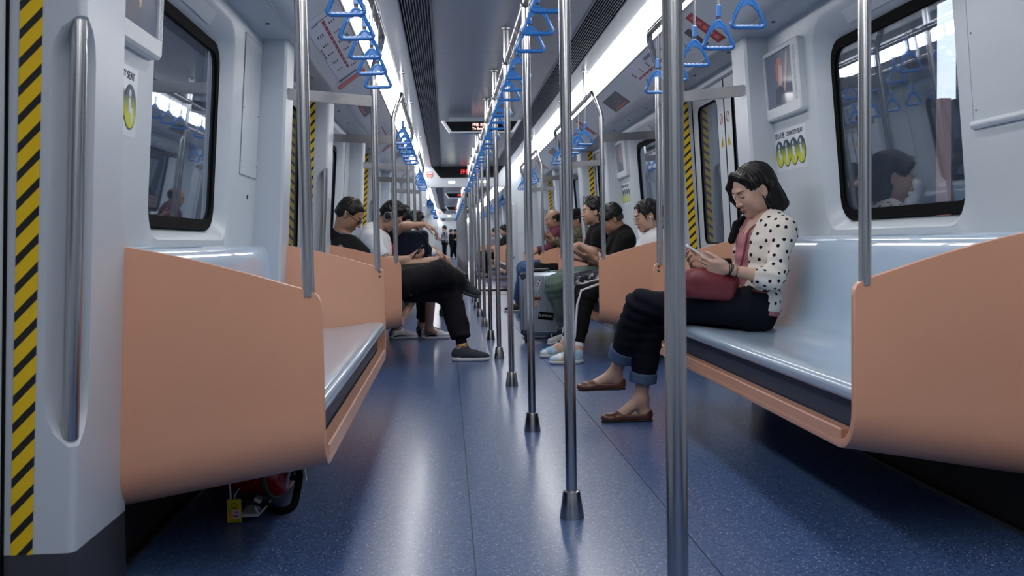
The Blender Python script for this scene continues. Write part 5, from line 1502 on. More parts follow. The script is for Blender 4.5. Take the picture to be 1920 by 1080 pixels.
# hair: chin length bob tucked behind the ear
S = Sdf(.0036); W_ = lambda p: hc+.98*(np.asarray(p, float)@Rh)
S.ell(W_((-.017, 0, .040)), (.103, .083, .086), Rh, .01); S.ell(W_((-.052, 0, -.01)), (.060, .082, .090), Rh, .03)
for q in (1, -1):
    S.ell(W_((-.042, q*.058, -.050)), (.048, .036, .080), Rh, .03); S.ell(W_((-.040, q*.060, -.104)), (.044, .036, .032), Rh, .03)
S.ell(W_((-.078, .0, -.080)), (.040, .078, .052), Rh, .03); S.ell(W_((-.078, 0, -.120)), (.046, .074, .026), Rh, .02)
def strands(P):
    q = (P-V3(hc))@Rh.T.astype(np.float32); a = np.arctan2(q[..., 1], -q[..., 0]); return -.0022*np.sin(a*26+6*q[..., 2]*7+2*np.sin(q[..., 2]*40))+.0015*np.sin(a*47+q[..., 2]*30)
S.disp(strands)
S.ell(W_((.112, 0, -.038)), (.082, .096, .128), Rh, .010, '-'); S.ell(W_((.048, 0, -.085)), (.06, .080, .068), Rh, .008, '-')
S.ell(W_((.020, .098, -.026)), (.036, .036, .056), Rh, .006, '-'); S.ell(W_((-.006, .095, -.010)), (.024, .026, .036), Rh, .005, '-')
S.cap(W_((.058, -.030, .104)), W_((.084, -.060, .055)), .013, .011, .02); S.cap(W_((.084, -.060, .055)), W_((.088, -.070, -.005)), .011, .0085, .015); S.cap(W_((.088, -.070, -.005)), W_((.070, -.068, -.075)), .0085, .007, .012); S.cap(W_((.070, -.068, -.075)), W_((.040, -.062, -.115)), .007, .010, .012)
S.cap(W_((.060, -.01, .108)), W_((.054, .052, .082)), .012, .011, .02); S.cap(W_((.054, .052, .082)), W_((.022, .078, .040)), .011, .010, .02)
npobj('hair', S.mesh(), hair_m, t)
mb = MB().ball(W_((.004, .0835, -.040)), (.004, .003, .005)); obj('earring', mb, silver, t, smooth=True)
S = Sdf(.004)
# bracelets on the left wrist
ax = nrm(np.asarray(j['wrL'])-np.asarray(j['elL'])); u1 = nrm(np.cross(ax, (0, 1, 0))); u2 = np.cross(ax, u1)
for q, (f_, m_, r_) in enumerate(((.90, c_olive, .0027), (.93, blackp, .0022), (.965, cloth('green_cord', (66, 84, 66)), .0024), (.80, blackp, .002), (.835, silver, .0016), (.775, mat('pink_cord', (150, 84, 96), .7), .0015))):
    c0 = lerp(j['elL'], j['wrL'], f_); rr_ = .027*.84+.003
    mb = MB().tube([c0+(u1*math.cos(a)+u2*math.sin(a))*rr_+ax*.003*math.sin(a*2+q) for a in np.linspace(0, 2*math.pi, 21)[:-1]], r_, 6, closed=True)
    obj('bracelet', mb, m_, t, smooth=True)
# necklace
mb = MB().tube([mid(.06)+R_[0]*.055+R_[1]*.05, mid(.16)+R_[0]*.098+R_[1]*.028, mid(.20)+R_[0]*.108, mid(.16)+R_[0]*.098-R_[1]*.028], .0009, 5).ball(mid(.205)+R_[0]*.109, .003)
obj('necklace', mb, gold, t, smooth=True)
# black bag strap over the far shoulder
S = Sdf(.006); P_ = [mid(.30)+R_[0]*.118-R_[1]*.082, mid(.12)+R_[0]*.100-R_[1]*.088, mid(-.02)+R_[0]*.03-R_[1]*.092, mid(.06)-R_[0]*.075-R_[1]*.09]
for a, b_ in zip(P_[:-1], P_[1:]): S.cap(a, b_, .018, .018, .01)
npobj('shoulder_strap', S.mesh(), c_black3, t)
woman_mid, woman_R = mid, R_
# her phone, bag and pouch
slab('phone', np.array(j['phone'])+np.array([.004, -.055, .006]), (.80, -.05, -.50), (0.1, 1, .1), (.150, .074, .009), whitep, 'white phone held in both hands by the woman in polka dots', 'phone')
bagc = np.array([.792, 4.405, .672])
bt = thing('handbag', 'maroon leather crossbody bag resting on the lap of the woman in polka dots', 'bag', tuple(bagc))
Rb = frame((-1, 0, .12), (.10, 0, 1)); S = Sdf(.0055); W_ = lambda p: bagc+np.asarray(p, float)@Rb
S.box(W_((.0, 0, -.018)), (.125, .050, .058), .040, Rb, .02); S.ell(W_((-.04, 0, .020)), (.10, .040, .052), Rb, .04); S.ell(W_((.05, 0, .016)), (.08, .042, .040), Rb, .03)
S.disp(wrinkle(.004, 40, 8)); npobj('pouch', S.mesh(), leather, bt)
mb = MB().tube([W_((.115, .0, .030)), W_((.05, -.010, .058)), W_((-.03, -.012, .070)), W_((-.11, -.004, .048))], .003, 8); obj('zip', mb, blackp, bt, smooth=True)
mb = MB().tube([W_((.13, -.047, .008)), W_((.05, -.056, .022)), W_((-.04, -.056, .026)), W_((-.12, -.046, .010))], .0026, 6); obj('piping', mb, mat('dark_maroon', (70, 22, 30), .5), bt, smooth=True)
cl = W_((-.128, -.035, .020))
mb = MB()
for q in range(4):
    c0 = cl+np.array([.012*q, -.006, -.012*q+.004]); mb.tube([c0+np.array([.009*math.cos(a), .003*math.sin(a*2), .009*math.sin(a)]) for a in np.linspace(0, 6.283, 11)[:-1]], .0026, 6, closed=True)
obj('clasp', mb, gold, bt, smooth=True)
m_ = mid
side = woman_R[1]
strap = [cl+np.array([.05, -.01, -.04]), np.array([.985, 4.345, .640]), np.array([1.03, 4.335, .628]), np.array([1.10, 4.36, .650]), np.array([1.165, 4.42, .72])]
mb = MB().tube(bez(strap[0], strap[1], strap[2], 6)+bez(strap[2], strap[3], strap[4], 5)[1:], .0042, 6)
obj('strap', mb, mat('strap_leather', (84, 34, 40), .5), bt, smooth=True)
ns = [m_(.03)+woman_R[0]*.02+side*.074, m_(.10)+woman_R[0]*.105+side*.058, m_(.30)+woman_R[0]*.128+side*.046, m_(.56)+woman_R[0]*.120+side*.048, m_(.76)+woman_R[0]*.125+side*.02, W_((-.10, .02, .03))]
ns = bez(ns[0], ns[1], lerp(ns[1], ns[2], .6), 6)[:-1]+bez(lerp(ns[1], ns[2], .6), ns[3], ns[4], 7)[:-1]+bez(ns[4], lerp(ns[4], ns[5], .5), ns[5], 4)
mb = MB().tube(ns, .0052, 8); obj('strap', mb, mat('strap_leather2', (110, 42, 52), .5), bt, smooth=True)
pt_ = thing('pouch', 'small black pouch behind the hands of the woman in polka dots', 'pouch', tuple(bagc+np.array([.075, .03, .085])))
S = Sdf(.005); S.box(bagc+np.array([.085, .04, .082]), (.034, .016, .026), .012); S.disp(wrinkle(.004, 60, 2)); npobj('body', S.mesh(), c_black3, pt_)
obj('zip', MB().box(bagc+np.array([.055, .034, .107]), bagc+np.array([.115, .044, .110])), blackp, pt_)

# ---------------------------------------------------------------- right side, second bench
j = J['girl']; j['hf'], j['hu'] = pitch_dirs(-1, 18, -.12)
j['handL'] = dict(d=(-.9, .1, .25), pn=(.2, .5, .8), th=-1); j['handR'] = dict(d=(-.9, -.1, .25), pn=(.2, -.5, .8), th=1)
g = dict(res=.010, hres=.0042, skin='fair', arm=.82, leg=.82, depth=.09, width=.135, nr=.045, fem=True, hk=.98, lip=(.42, .12, .11))
t, Rh, hc = person('girl with glasses and white earphones in white polo, black leggings with white stripe', j, g)
o, R_, mid = top_garment(t, 'polo_shirt', j, g, c_white, infl=.016, sleeve=.6, neckr=.058, seed=21)
S = Sdf(.006); S.cap(mid(-.02), mid(.05), .078, .088, .01); S.cap(mid(-.2), mid(.12), .060, .062, .0, '-'); S.clip(lambda P, a=V3(mid(.07)), u=V3(R_[2]): -((P-a)@u)); S.clip(lambda P, a=V3(mid(-.05)), u=V3(R_[2]): ((P-a)@u)); npobj('collar', S.mesh(), c_navy, t)
trousers(t, 'leggings', j, g, c_black2, infl=.008, f1=1.9, seed=22, wr=.004)
mb = MB()
for s_, q in (('L', -1), ('R', 1)):
    n0 = lambda f: lerp(j['hip'+s_], j['kn'+s_], f); k0 = np.asarray(j['kn'+s_])
    up_ = np.array([0, q*.55, .83]); fw = np.array([-1, q*.5, .2])
    pth = [n0(.15)+up_*.094, n0(.55)+up_*.089, n0(.85)+up_*.079, k0+nrm((-.5, q*.6, .6))*.074, lerp(j['kn'+s_], j['an'+s_], .18)+nrm((-.85, q*.6, .15))*.070, lerp(j['kn'+s_], j['an'+s_], .5)+nrm((-.8, q*.6, 0))*.060, lerp(j['kn'+s_], j['an'+s_], .8)+nrm((-.8, q*.6, 0))*.050]
    mb.tube(pth, .0085, 8)
obj('side_stripe', mb, c_white, t, smooth=True)
for s_ in 'LR':
    S = Sdf(.006); S.fru(lerp(j['kn'+s_], j['an'+s_], .84), lerp(j['kn'+s_], j['an'+s_], 1.14), .036, .040, .01); npobj('sock', S.mesh(), c_white, t)
    sneaker(t, j['heel'+s_], j['toe'+s_], (0,0,1), trainer_m, sole_w, res=.0065, laces=whitep)
short_hair(t, hc, Rh, .98, front=.078, nape=-.075, seed=23, side=.004, res=.0045)
S = Sdf(.005); W_ = lambda p: hc+.98*(np.asarray(p, float)@Rh)
S.cap(W_((.04, .070, .03)), W_((.035, .078, -.035)), .009, .003, .01); S.cap(W_((.055, .035, .10)), W_((.072, .058, .045)), .012, .008, .01); S.ell(W_((-.105, 0, .02)), (.035, .035, .035), Rh, .01); S.cap(W_((-.12, 0, .02)), W_((-.15, 0, -.08)), .026, .016, .02); npobj('ponytail', S.mesh(), hair_m, t)
glasses(t, hc, Rh, .98, mat('thin_metal_frame', (110, 90, 80), .3, metal=.8), r=.0215, th=.0011)
mb = MB().ball(W_((.004, .084, -.012)), (.007, .006, .008)).tube([W_((.008, .088, -.018)), W_((.012, .09, -.06)), W_((.02, .085, -.10)), tuple(mid(.12)+R_[0]*.12+R_[1]*.06), tuple(mid(.4)+R_[0]*.14)], .0016, 6); obj('earphones', mb, whitep, t, smooth=True)

j = J['boy']; j['hf'], j['hu'] = pitch_dirs(-1, 24, -.05)
j['handL'] = dict(d=(-.93, .12, .2), pn=(.1, .55, .8), th=-1, curl=(.35, .4, .45, .5)); j['handR'] = dict(d=(-.9, -.3, .2), pn=(.2, -.5, .8), th=1)
g = dict(res=.010, hres=.0045, fres=.005, skin='tan', arm=.88, leg=.9, depth=.10, width=.145, nr=.05, hk=.94)
t, Rh, hc = person('boy with black bowl haircut in black t-shirt bending over a phone', j, g)
o, R_, mid = top_garment(t, 'black_tshirt', j, g, c_black, infl=.02, sleeve=.75, sleeve_in=.02, neckr=.062, seed=31, wr=.007)
trousers(t, 'floral_shorts', j, g, floral_m, infl=.03, f1=1.05, seed=32, wr=.009, hipup=.12)
short_hair(t, hc, Rh, .95, front=.0, nape=.0, seed=33, side=.008, top=.01, fringe=[((.06, .05, .06), (.085, .03, .015), .03, .018), ((.06, -.05, .06), (.085, -.03, .015), .03, .018), ((.05, .065, .04), (.03, .078, -.002), .026, .014), ((.05, -.065, .04), (.03, -.078, -.002), .026, .014)], res=.0048)
S = Sdf(.005); W_ = lambda p: hc+.94*(np.asarray(p, float)@Rh)
S.ell(W_((-.038, 0, .0)), (.062, .0745, .062), Rh, .01); S.ell(W_((.05, 0, -.03)), (.075, .1, .08), Rh, .004, '-')
for q in (1, -1): S.ell(W_((.0, q*.09, -.015)), (.026, .028, .036), Rh, .004, '-')
S.clip(lambda P, a=V3(W_((0, 0, -.035))), u=V3(Rh[2]): -((P-a)@u)); npobj('shaved_sides', S.mesh(), mat('shaved_hair', (60, 46, 42), .7), t)
mb = MB().tube([tuple(lerp(j['elR'], j['wrR'], .86)+np.array([0, .029*math.cos(a), .029*math.sin(a)])) for a in np.linspace(0, 6.283, 17)[:-1]], .005, 6, closed=True); obj('wristband', mb, blackp, t, smooth=True)
for s_ in 'LR': sneaker(t, j['heel'+s_], j['toe'+s_], (0,0,1), shoe_k, sole_w, res=.009)
slab('phone', j['phone'], (-.75, .1, .62), (.1, 1, 0), (.15, .074, .009), phone_b, 'dark phone held by the boy with bowl haircut', 'phone', screen_glow)

j = J['man3']; j['knL'] = (.54, 8.26, .50); j['anL'] = (.66, 8.33, .105); j['heelL'] = (.70, 8.35, 0); j['toeL'] = (.46, 8.33, 0); j['hf'], j['hu'] = pitch_dirs(-1, 2, -.08)
j['handL'] = dict(d=(-.9, .3, -.25), pn=(.1, .4, -.9), th=1); j['handR'] = dict(d=(-.9, -.3, -.25), pn=(.1, -.4, -.9), th=-1)
j['knR'] = (.516, 8.90, .50); j['anR'] = (.50, 8.95, .105); j['heelR'] = (.54, 8.95, 0); j['toeR'] = (.30, 8.95, 0); j['hipR'] = (.922, 8.56, .567)
g = dict(res=.011, hres=.005, fres=.0055, skin='light', arm=.95, depth=.105, width=.15, nr=.054, closed=False, hk=.94)
t, Rh, hc = person('man in black shirt looking straight ahead behind the bowl haircut boy, grey green trousers', j, g)
o, R_, mid = top_garment(t, 'black_shirt', j, g, c_black2, infl=.02, sleeve=.7, sleeve_in=.018, neckr=.062, seed=41)
obj('shirt_badge', MB().box(mid(.22)+R_[0]*.13+R_[1]*.05, mid(.22)+R_[0]*.136+R_[1]*.058+np.array([0, 0, .04])), M['red'], t)
trousers(t, 'cargo_trousers', j, g, c_green, infl=.03, f1=1.80, seed=42, wr=.012, flare=.02, kb=.012)
short_hair(t, hc, Rh, .95, front=.072, nape=-.05, seed=43, top=.012, tufts=14, res=.005)
for s_ in 'LR': sneaker(t, j['heel'+s_], j['toe'+s_], (0,0,1), shoe_w, sole_w, res=.009)

# silver suitcase parked between his knees
sc = thing('suitcase', 'silver ribbed suitcase with stickers standing in the aisle before the right bench', 'suitcase', (.43, 8.62, 0))
alu = mat('suitcase_aluminium', (180, 190, 204), .34, metal=.75, var=.08); alud = mat('suitcase_dark_frame', (70, 76, 90), .4, metal=.5)
x0, x1, y0, y1, z0, z1 = .255, .605, 8.51, 8.735, .075, .605
obj('shell', MB().cbox((x0, y0, z0), (x1, y1, z1), .022), alu, sc, smooth=False)
for k in range(13):
    x = x0+.034+k*.0235; obj('rib', MB().cbox((x-.006, y0-.006, z0+.03), (x+.006, y0+.004, z1-.03), .003), alu, sc)
for k in range(7):
    y = y0+.03+k*.0275; obj('rib', MB().cbox((x0-.006, y-.007, z0+.03), (x0+.004, y+.007, z1-.03), .003), alu, sc)
obj('frame_band', MB().cbox((x0-.004, (y0+y1)/2-.012, z0-.003), (x1+.004, (y0+y1)/2+.012, z1+.003), .004), alud, sc)
for x in (x0, x1-.05):
    for z in (z0, z1-.05): obj('corner_guard', MB().cbox((x-.006, y0-.006, z-.004), (x+.056, y0+.05, z+.054), .012), alud, sc)
obj('top_handle', MB().tube([(x0+.10, 8.62, z1), (x0+.11, 8.62, z1+.028), (x0+.24, 8.62, z1+.028), (x0+.25, 8.62, z1)], .010, 10), alud, sc, smooth=True)
for x in (x0+.05, x1-.05):
    for y in (y0+.04, y1-.04):
        w_ = obj('wheel', MB().tube([(x-.014, y, .028), (x+.014, y, .028)], .028, 18), M['black'], sc, smooth=True)
        obj('wheel_fork', MB().box((x-.02, y-.012, .03), (x-.014, y+.012, .08)).box((x+.014, y-.012, .03), (x+.02, y+.012, .08)).box((x-.02, y-.014, .062), (x+.02, y+.014, .08)), blackp, w_)
def sticker(cx, cz, w, h, rot, m, txt=None, tm=None, sz=.03):
    c_, s_ = math.cos(rot), math.sin(rot)
    q = [(cx+a*c_-b*s_, y0-.0075, cz+a*s_+b*c_) for a, b in ((-w/2, -h/2), (w/2, -h/2), (w/2, h/2), (-w/2, h/2))]
    o_ = obj('sticker', MB().prism(q, (0, .001, 0)), m, sc)
    if txt: text_part('sticker_text', txt, sz, tm, o_, (cx, y0-.0085, cz), (c_, 0, s_), (-s_, 0, c_))
stk_w = mat('sticker_white', (206, 206, 210), .5)
sticker(.46, .235, .13, .066, -.12, M['black'], 'SUPREAT', stk_w, .030)
sticker(.395, .50, .034, .10, -.42, stk_w); 
for k in range(4): sticker(.378+.011*k, .466+.024*k, .012, .014, -.42, M['black'])
sticker(.375, .385, .085, .032, .0, mat('sticker_brown', (150, 86, 74), .5)); sticker(.375, .385, .07, .008, .0, stk_w)
sticker(.372, .34, .04, .04, .2, mat('sticker_tan', (190, 160, 140), .5)); sticker(.50, .37, .05, .025, -.9, mat('sticker_rust', (150, 84, 80), .5)); sticker(.55, .24, .05, .05, .3, M['ink'])
obj('sticker', MB().box((x0-.0075, 8.56, .20), (x0-.0065, 8.66, .235)), mat('sticker_green', (40, 120, 90), .5), sc)

# ---------------------------------------------------------------- right side, third bench
j = J['camo']; j['hf'], j['hu'] = pitch_dirs(-1, 14, .0)
j['handL'] = dict(d=(-.85, .1, .45), pn=(.4, .6, .6), th=-1); j['handR'] = dict(d=(-.85, -.1, .45), pn=(.4, -.6, .6), th=1)
g = dict(res=.013, hres=.006, fres=.007, skin='tan', nr=.055)
t, Rh, hc = person('man in camouflage jacket and black cap holding a phone up', j, g)
top_garment(t, 'camouflage_jacket', j, g, camo_m, infl=.026, sleeve=1.85, sleeve_in=.02, neckr=.062, seed=51)
trousers(t, 'dark_trousers', j, g, c_black3, infl=.02, f1=1.9, seed=52)
short_hair(t, hc, Rh, 1.0, nape=-.05, seed=53, res=.006)
S = Sdf(.006); W_ = lambda p: hc+np.asarray(p, float)@Rh
S.ell(W_((-.012, 0, .058)), (.106, .086, .082), Rh, .01); S.clip(lambda P, a=V3(W_((0, 0, .048))), u=V3(Rh[2]): -((P-a)@u)); S.ell(W_((.105, 0, .050)), (.065, .07, .008), Rh, .01); npobj('cap', S.mesh(), c_black3, t)
for s_ in 'LR': sneaker(t, j['heel'+s_], j['toe'+s_], (0,0,1), shoe_k, sole_b, res=.011)
slab('phone', j['phone'], (-.5, 0, .86), (.2, 1, 0), (.15, .074, .009), phone_b, 'dark phone raised by the man in camouflage jacket', 'phone', screen_glow)
j = J['bald']; j['hf'], j['hu'] = pitch_dirs(-1, 10, -.1)
j['handL'] = dict(d=(-.9, .1, -.3), pn=(-.2, .2, -.9), th=1); j['handR'] = dict(d=(-.9, -.1, -.3), pn=(-.2, -.2, -.9), th=-1)
g = dict(res=.013, hres=.006, fres=.007, skin='tan', nr=.057, depth=.12)
t, Rh, hc = person('balding man in maroon jacket and blue jeans on the far right bench', j, g)
top_garment(t, 'maroon_jacket', j, g, c_maroon, infl=.026, sleeve=1.85, sleeve_in=.02, neckr=.064, seed=61)
trousers(t, 'jeans', j, g, c_jean, infl=.022, f1=1.9, seed=62, flare=.015)
S = Sdf(.006); W_ = lambda p: hc+np.asarray(p, float)@Rh
S.ell(W_((-.018, 0, .022)), (.100, .082, .075), Rh, .01); S.ell(W_((.06, 0, .0)), (.07, .1, .09), Rh, .006, '-'); S.ell(W_((.01, 0, .12)), (.09, .055, .055), Rh, .006, '-'); S.clip(lambda P, a=V3(W_((0, 0, -.05))), u=V3(Rh[2]): -((P-a)@u)); npobj('hair', S.mesh(), hair_m, t)
for s_ in 'LR': sneaker(t, j['heel'+s_], j['toe'+s_], (0,0,1), shoe_k, sole_w, res=.011)

# ---------------------------------------------------------------- left side, second bench
j = J['man1']; j['hf'], j['hu'] = pitch_dirs(1, 38, -.14); j['shR'] = (-1.15, 7.2, .815); j['shL'] = (-1.19, 7.5, .825); j['neck'] = (-1.165, 7.35, .935)
j['handR'] = dict(d=(.85, .3, -.2), pn=(.1, .3, -.9), th=-1); j['handL'] = dict(d=(.85, -.3, -.2), pn=(.1, -.3, -.9), th=1)
g = dict(res=.010, hres=.0042, fres=.005, skin='tan', depth=.090, width=.15, nr=.052)
j['fupR'] = (.25, -.30, .9)
t, Rh, hc = person('man in black jacket and glasses dozing cross-legged with chin down', j, g)
top_garment(t, 'grey_tshirt', j, g, c_grey, infl=.010, sleeve=.3, neckr=.060, seed=70)
top_garment(t, 'black_jacket', j, g, c_black3, infl=.020, sleeve=1.9, sleeve_in=.018, neckr=.088, scoop=.10, seed=71, extra=lambda S, R, mid: S.box(mid(.36)+R[0]*.14, (.10, .060, .30), .03, R, .012, '-'))
trousers(t, 'black_trousers', j, g, c_trouser, infl=.022, f1=1.86, seed=72, wr=.009, flare=.012, kb=.008)
short_hair(t, hc, Rh, .985, front=.076, nape=-.075, seed=73, top=.0, tufts=0, res=.0045, side=-.003)
glasses(t, hc, Rh, 1.0, blackp, r=.0205, th=.0026, tip=whitep)
for s_ in 'LR':
    S = Sdf(.006); S.fru(lerp(j['kn'+s_], j['an'+s_], .80), lerp(j['kn'+s_], j['an'+s_], 1.12), .040, .042, .01); sk_ = npobj('sock', S.mesh(), c_black2, t)
    a = lerp(j['kn'+s_], j['an'+s_], .97); b_ = lerp(j['kn'+s_], j['an'+s_], 1.03); S = Sdf(.006); S.fru(a, b_, .0425, .0425, 0); npobj('sock_band', S.mesh(), M['yellow'], sk_)
    sneaker(t, j['heel'+s_], j['toe'+s_], (0,0,1) if s_ == 'L' else j['fupR'], suede, sole_w if s_ == 'L' else mat('grey_rubber', (84, 88, 96), .5), res=.006, laces=M['ink'])

j = J['man2']; j['anL'] = (-.86, 9.2, .105); j['heelL'] = (-.92, 9.2, 0); j['toeL'] = (-.67, 9.2, 0); j['hf'], j['hu'] = pitch_dirs(1, 46, -.12); j['neck'] = (-1.02, 8.75, 1.0); j['shR'] = (-1.03, 8.58, .92); j['shL'] = (-1.05, 8.93, .93); j['pelvis'] = (-1.0, 8.75, .59); j['hipR'] = (-.95, 8.66, .60); j['hipL'] = (-.95, 8.84, .60); j['knR'] = (-.50, 8.62, .70); j['hipR'] = (-.95, 8.66, .635); j['wrR'] = (-.70, 8.62, .75); j['wrL'] = (-.72, 8.85, .745); j['elR'] = (-.90, 8.52, .72)
j['handR'] = dict(d=(.9, .2, .1), pn=(-.1, .6, .75), th=1); j['handL'] = dict(d=(.9, -.2, .1), pn=(-.1, -.6, .75), th=-1)
g = dict(res=.011, hres=.005, fres=.0055, skin='light', depth=.115, width=.16, nr=.056)
t, Rh, hc = person('man in white t-shirt with black headphones and red lanyard bending over a phone', j, g)
o, R_, mid = top_garment(t, 'white_tshirt', j, g, c_white, infl=.022, sleeve=.8, sleeve_in=.022, neckr=.062, seed=81, wr=.009)
mb = MB()
for q in (1, -1): mb.tube([mid(-.06)-R_[0]*.05+R_[1]*q*.03, mid(-.03)+R_[0]*.02+R_[1]*q*.075, mid(.10)+R_[0]*.115+R_[1]*q*.06, mid(.34)+R_[0]*.16+R_[1]*q*.03, mid(.62)+R_[0]*.17+R_[1]*q*.006], .009, 6)
obj('lanyard', mb, M['red'], t, smooth=True)
trousers(t, 'olive_shorts', j, g, c_olive, infl=.034, f1=1.04, seed=82, wr=.012)
short_hair(t, hc, Rh, 1.0, front=.074, nape=-.06, seed=83, top=.018, tufts=44, res=.005)
W_ = lambda p: hc+np.asarray(p, float)@Rh
hp = MB()
for q in (1, -1):
    hp.tube([W_((-.004, q*.070, -.008)), W_((-.004, q*.088, -.008)), W_((-.004, q*.104, -.008)), W_((-.004, q*.108, -.008))], [.036, .040, .036, .028], 18)
ho = obj('headphones', hp, blackp, t, smooth=True)
mb = MB()
for q in (1, -1): mb.tube([W_((-.004+.032*math.cos(a), q*.106, -.008+.036*math.sin(a))) for a in np.linspace(0, 6.283, 21)[:-1]], .0035, 6, closed=True).tube([W_((-.004, q*.106, .028)), W_((-.004, q*.104, .05))], .004, 6)
obj('cup_ring', mb, silver, ho, smooth=True)
mb = MB().tube([W_((-.004, .102*math.cos(a), .03+.108*math.sin(a))) for a in np.linspace(.15, math.pi-.15, 17)], .007, 8); obj('headband', mb, blackp, ho, smooth=True)
mk = ([(.16, .030), (.34, .040), (.60, .036), (.62, .030), (.36, .028), (.20, .022)], M['black'], -1)
for s_ in 'LR': sneaker(t, j['heel'+s_], j['toe'+s_], (0,0,1), shoe_w, sole_w, res=.007, mark=mk, laces=whitep)
slab('phone', np.array([-.635, 8.625, .80]), (.6, .0, .8), (0, 1, 0), (.15, .074, .009), phone_b, 'black phone held by the man with headphones', 'phone', screen_glow)

j = J['pack']; j['hf'], j['hu'] = pitch_dirs(1, 40, .1)
j['handR'] = dict(d=(.86, -.05, -.5), pn=(-.45, .1, -.85), th=-1, curl=(.45, .5, .55, .6), k=1.0); j['handL'] = dict(d=(.9, -.2, .1), pn=(-.1, -.6, .75), th=-1)
g = dict(res=.011, hres=.006, fres=.005, skin='light', nr=.055, arm=.85)
t, Rh, hc = person('dark haired passenger resting a bare arm over the navy backpack', j, g)
top_garment(t, 'dark_tshirt', j, g, c_black, infl=.018, sleeve=.45, neckr=.062, seed=91)
trousers(t, 'black_trousers', j, g, c_black3, infl=.018, f1=1.9, seed=92)
short_hair(t, hc, Rh, 1.02, seed=93, top=.02, res=.006)
for s_ in 'LR': sneaker(t, j['heel'+s_], j['toe'+s_], (0,0,1), shoe_k, sole_b, res=.011)
bc = np.array(j['bag'])+np.array([-.01, .02, -.03])
bp_ = thing('backpack', 'tall navy backpack standing upright on a lap beyond the man with headphones', 'backpack', tuple(bc))
S = Sdf(.008); S.box(bc, (.145, .105, .185), .05); S.box(bc+np.array([.135, 0, -.06]), (.035, .085, .105), .03, None, .02); S.disp(wrinkle(.007, 26, 12)); npobj('bag_body', S.mesh(), c_navy, bp_)
mb = MB().tube([bc+np.array([.06, -.10, .165]), bc+np.array([.125, -.10, .10]), bc+np.array([.15, -.098, -.02]), bc+np.array([.15, -.098, -.15])], .005, 6); obj('zip', mb, blackp, bp_, smooth=True)
mb = MB().tube([bc+np.array([.148, -.108, -.05]), bc+np.array([.150, -.112, -.075])], .006, 8); obj('zip_pull', mb, gold, bp_, smooth=True)
mb = MB().tube([bc+np.array([-.05, 0, .18]), bc+np.array([-.03, 0, .215]), bc+np.array([.03, 0, .215]), bc+np.array([.05, 0, .18])], .009, 8); obj('grab_loop', mb, c_black3, bp_, smooth=True)

j = J['farL'] = {k_: (p_[0]-.03, p_[1], p_[2]) for k_, p_ in J['farL'].items()}; j['hf'], j['hu'] = pitch_dirs(1, 20)
g = dict(res=.015, hres=.007, fres=.008, skin='light')
j['handR'] = dict(d=(.9, .1, -.2), pn=(.1, .2, -.9), th=-1); j['handL'] = dict(d=(.9, -.1, -.2), pn=(.1, -.2, -.9), th=1)
t, Rh, hc = person('passenger in white shirt and black trousers cross-legged on the far left bench', j, g)
top_garment(t, 'white_shirt', j, g, c_white, infl=.024, sleeve=1.97, sleeve_in=.02, neckr=.062, seed=101)
trousers(t, 'black_trousers', j, g, c_black3, infl=.022, f1=1.9, seed=102)
short_hair(t, hc, Rh, 1.02, seed=103, res=.007)
for s_ in 'LR': sneaker(t, j['heel'+s_], j['toe'+s_], (0,0,1), shoe_k, sole_b, res=.012)

# ---------------------------------------------------------------- beyond the gangway
def shift(d_, dx, dy, flip=False):
    o_ = {}
    for k_, p_ in d_.items():
        if k_.startswith(('hand', 'hf', 'hu', 'fup')): o_[k_] = p_; continue
        x_ = -p_[0] if flip else p_[0]; o_[k_] = (x_+dx, p_[1]+dy, p_[2])
    return o_
def far_person(jj, lab, topm, botm, sx, deg, seed):
    jj['hf'], jj['hu'] = pitch_dirs(sx, deg)
    g = dict(res=.018, hres=.009, fres=.010, skin='light')
    t, Rh, hc = person(lab, jj, g)
    top_garment(t, 'jacket', jj, g, topm, infl=.026, sleeve=1.9, sleeve_in=.02, neckr=.062, seed=seed)
    trousers(t, 'trousers', jj, g, botm, infl=.022, f1=1.9, seed=seed+1)
    short_hair(t, hc, Rh, 1.03, seed=seed+2, top=.02, res=.009)
    for s_ in 'LR': sneaker(t, jj['heel'+s_], jj['toe'+s_], (0,0,1), shoe_k, sole_w, res=.014)
    return t
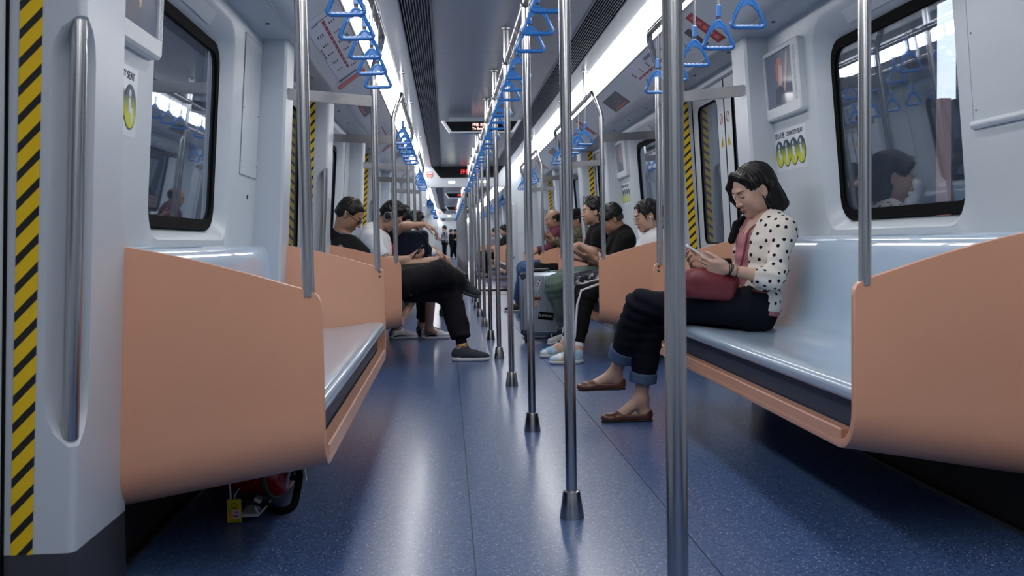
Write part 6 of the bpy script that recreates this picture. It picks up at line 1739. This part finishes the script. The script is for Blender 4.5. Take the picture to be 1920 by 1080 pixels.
j = J['farR']; j['handL'] = dict(d=(-.9, .2, .1), pn=(.1, .6, .7), th=-1); j['handR'] = dict(d=(-.9, -.2, .1), pn=(.1, -.6, .7), th=1)
far_person(dict(j), 'seated passenger in black on the right beyond the gangway, nearer of two', c_black3, c_black2, -1, 12, 111)
far_person(shift(j, 0, 4.6), 'seated passenger in grey on the right beyond the gangway, farther of two', c_grey, c_black2, -1, 5, 121)
plaid = multi('plaid_cloth', [(40, 44, 58), (150, 152, 160), (60, 64, 80), (170, 172, 178)], 26, kind='v')
def standing(x, y, h=1.66, sx=-1):
    k = h/1.7
    d_ = dict(head=(x, y, 1.57*k), neck=(x+.02, y, 1.42*k), pelvis=(x+.01, y, .95*k), shL=(x+.02, y+sx*.17, 1.37*k), shR=(x+.02, y-sx*.17, 1.37*k), elL=(x-.02, y+sx*.21, 1.10*k), wrL=(x-.16, y+sx*.15, 1.06*k), elR=(x-.02, y-sx*.21, 1.10*k), wrR=(x-.14, y-sx*.12, 1.10*k),
      hipL=(x, y+sx*.09, .92*k), hipR=(x, y-sx*.09, .92*k), knL=(x-.02, y+sx*.1, .50*k), anL=(x+.02, y+sx*.1, .1), heelL=(x+.06, y+sx*.1, 0), toeL=(x-.18, y+sx*.1, 0), knR=(x-.02, y-sx*.1, .5*k), anR=(x+.02, y-sx*.1, .1), heelR=(x+.06, y-sx*.1, 0), toeR=(x-.18, y-sx*.1, 0))
    if sx > 0:
        for q in d_: d_[q] = (2*x-d_[q][0], d_[q][1], d_[q][2])
    d_['handL'] = dict(d=(sx*.8, 0, .5), pn=(0, sx*-1, .2), th=1); d_['handR'] = dict(d=(sx*.8, 0, .5), pn=(0, sx*1, .2), th=-1)
    return d_
far_person(standing(-.47, 42.0, 1.62), 'tiny standing passenger in checked jacket far down the train', plaid, c_black3, -1, 10, 131)
far_person(standing(-.14, 53.0, 1.62, 1), 'tiny standing passenger in black, left of the pair far down the train', c_black2, c_black3, 1, 10, 141)
far_person(standing(.06, 53.3, 1.62), 'tiny standing passenger in black, right of the pair far down the train', c_black, c_black3, -1, 10, 151)
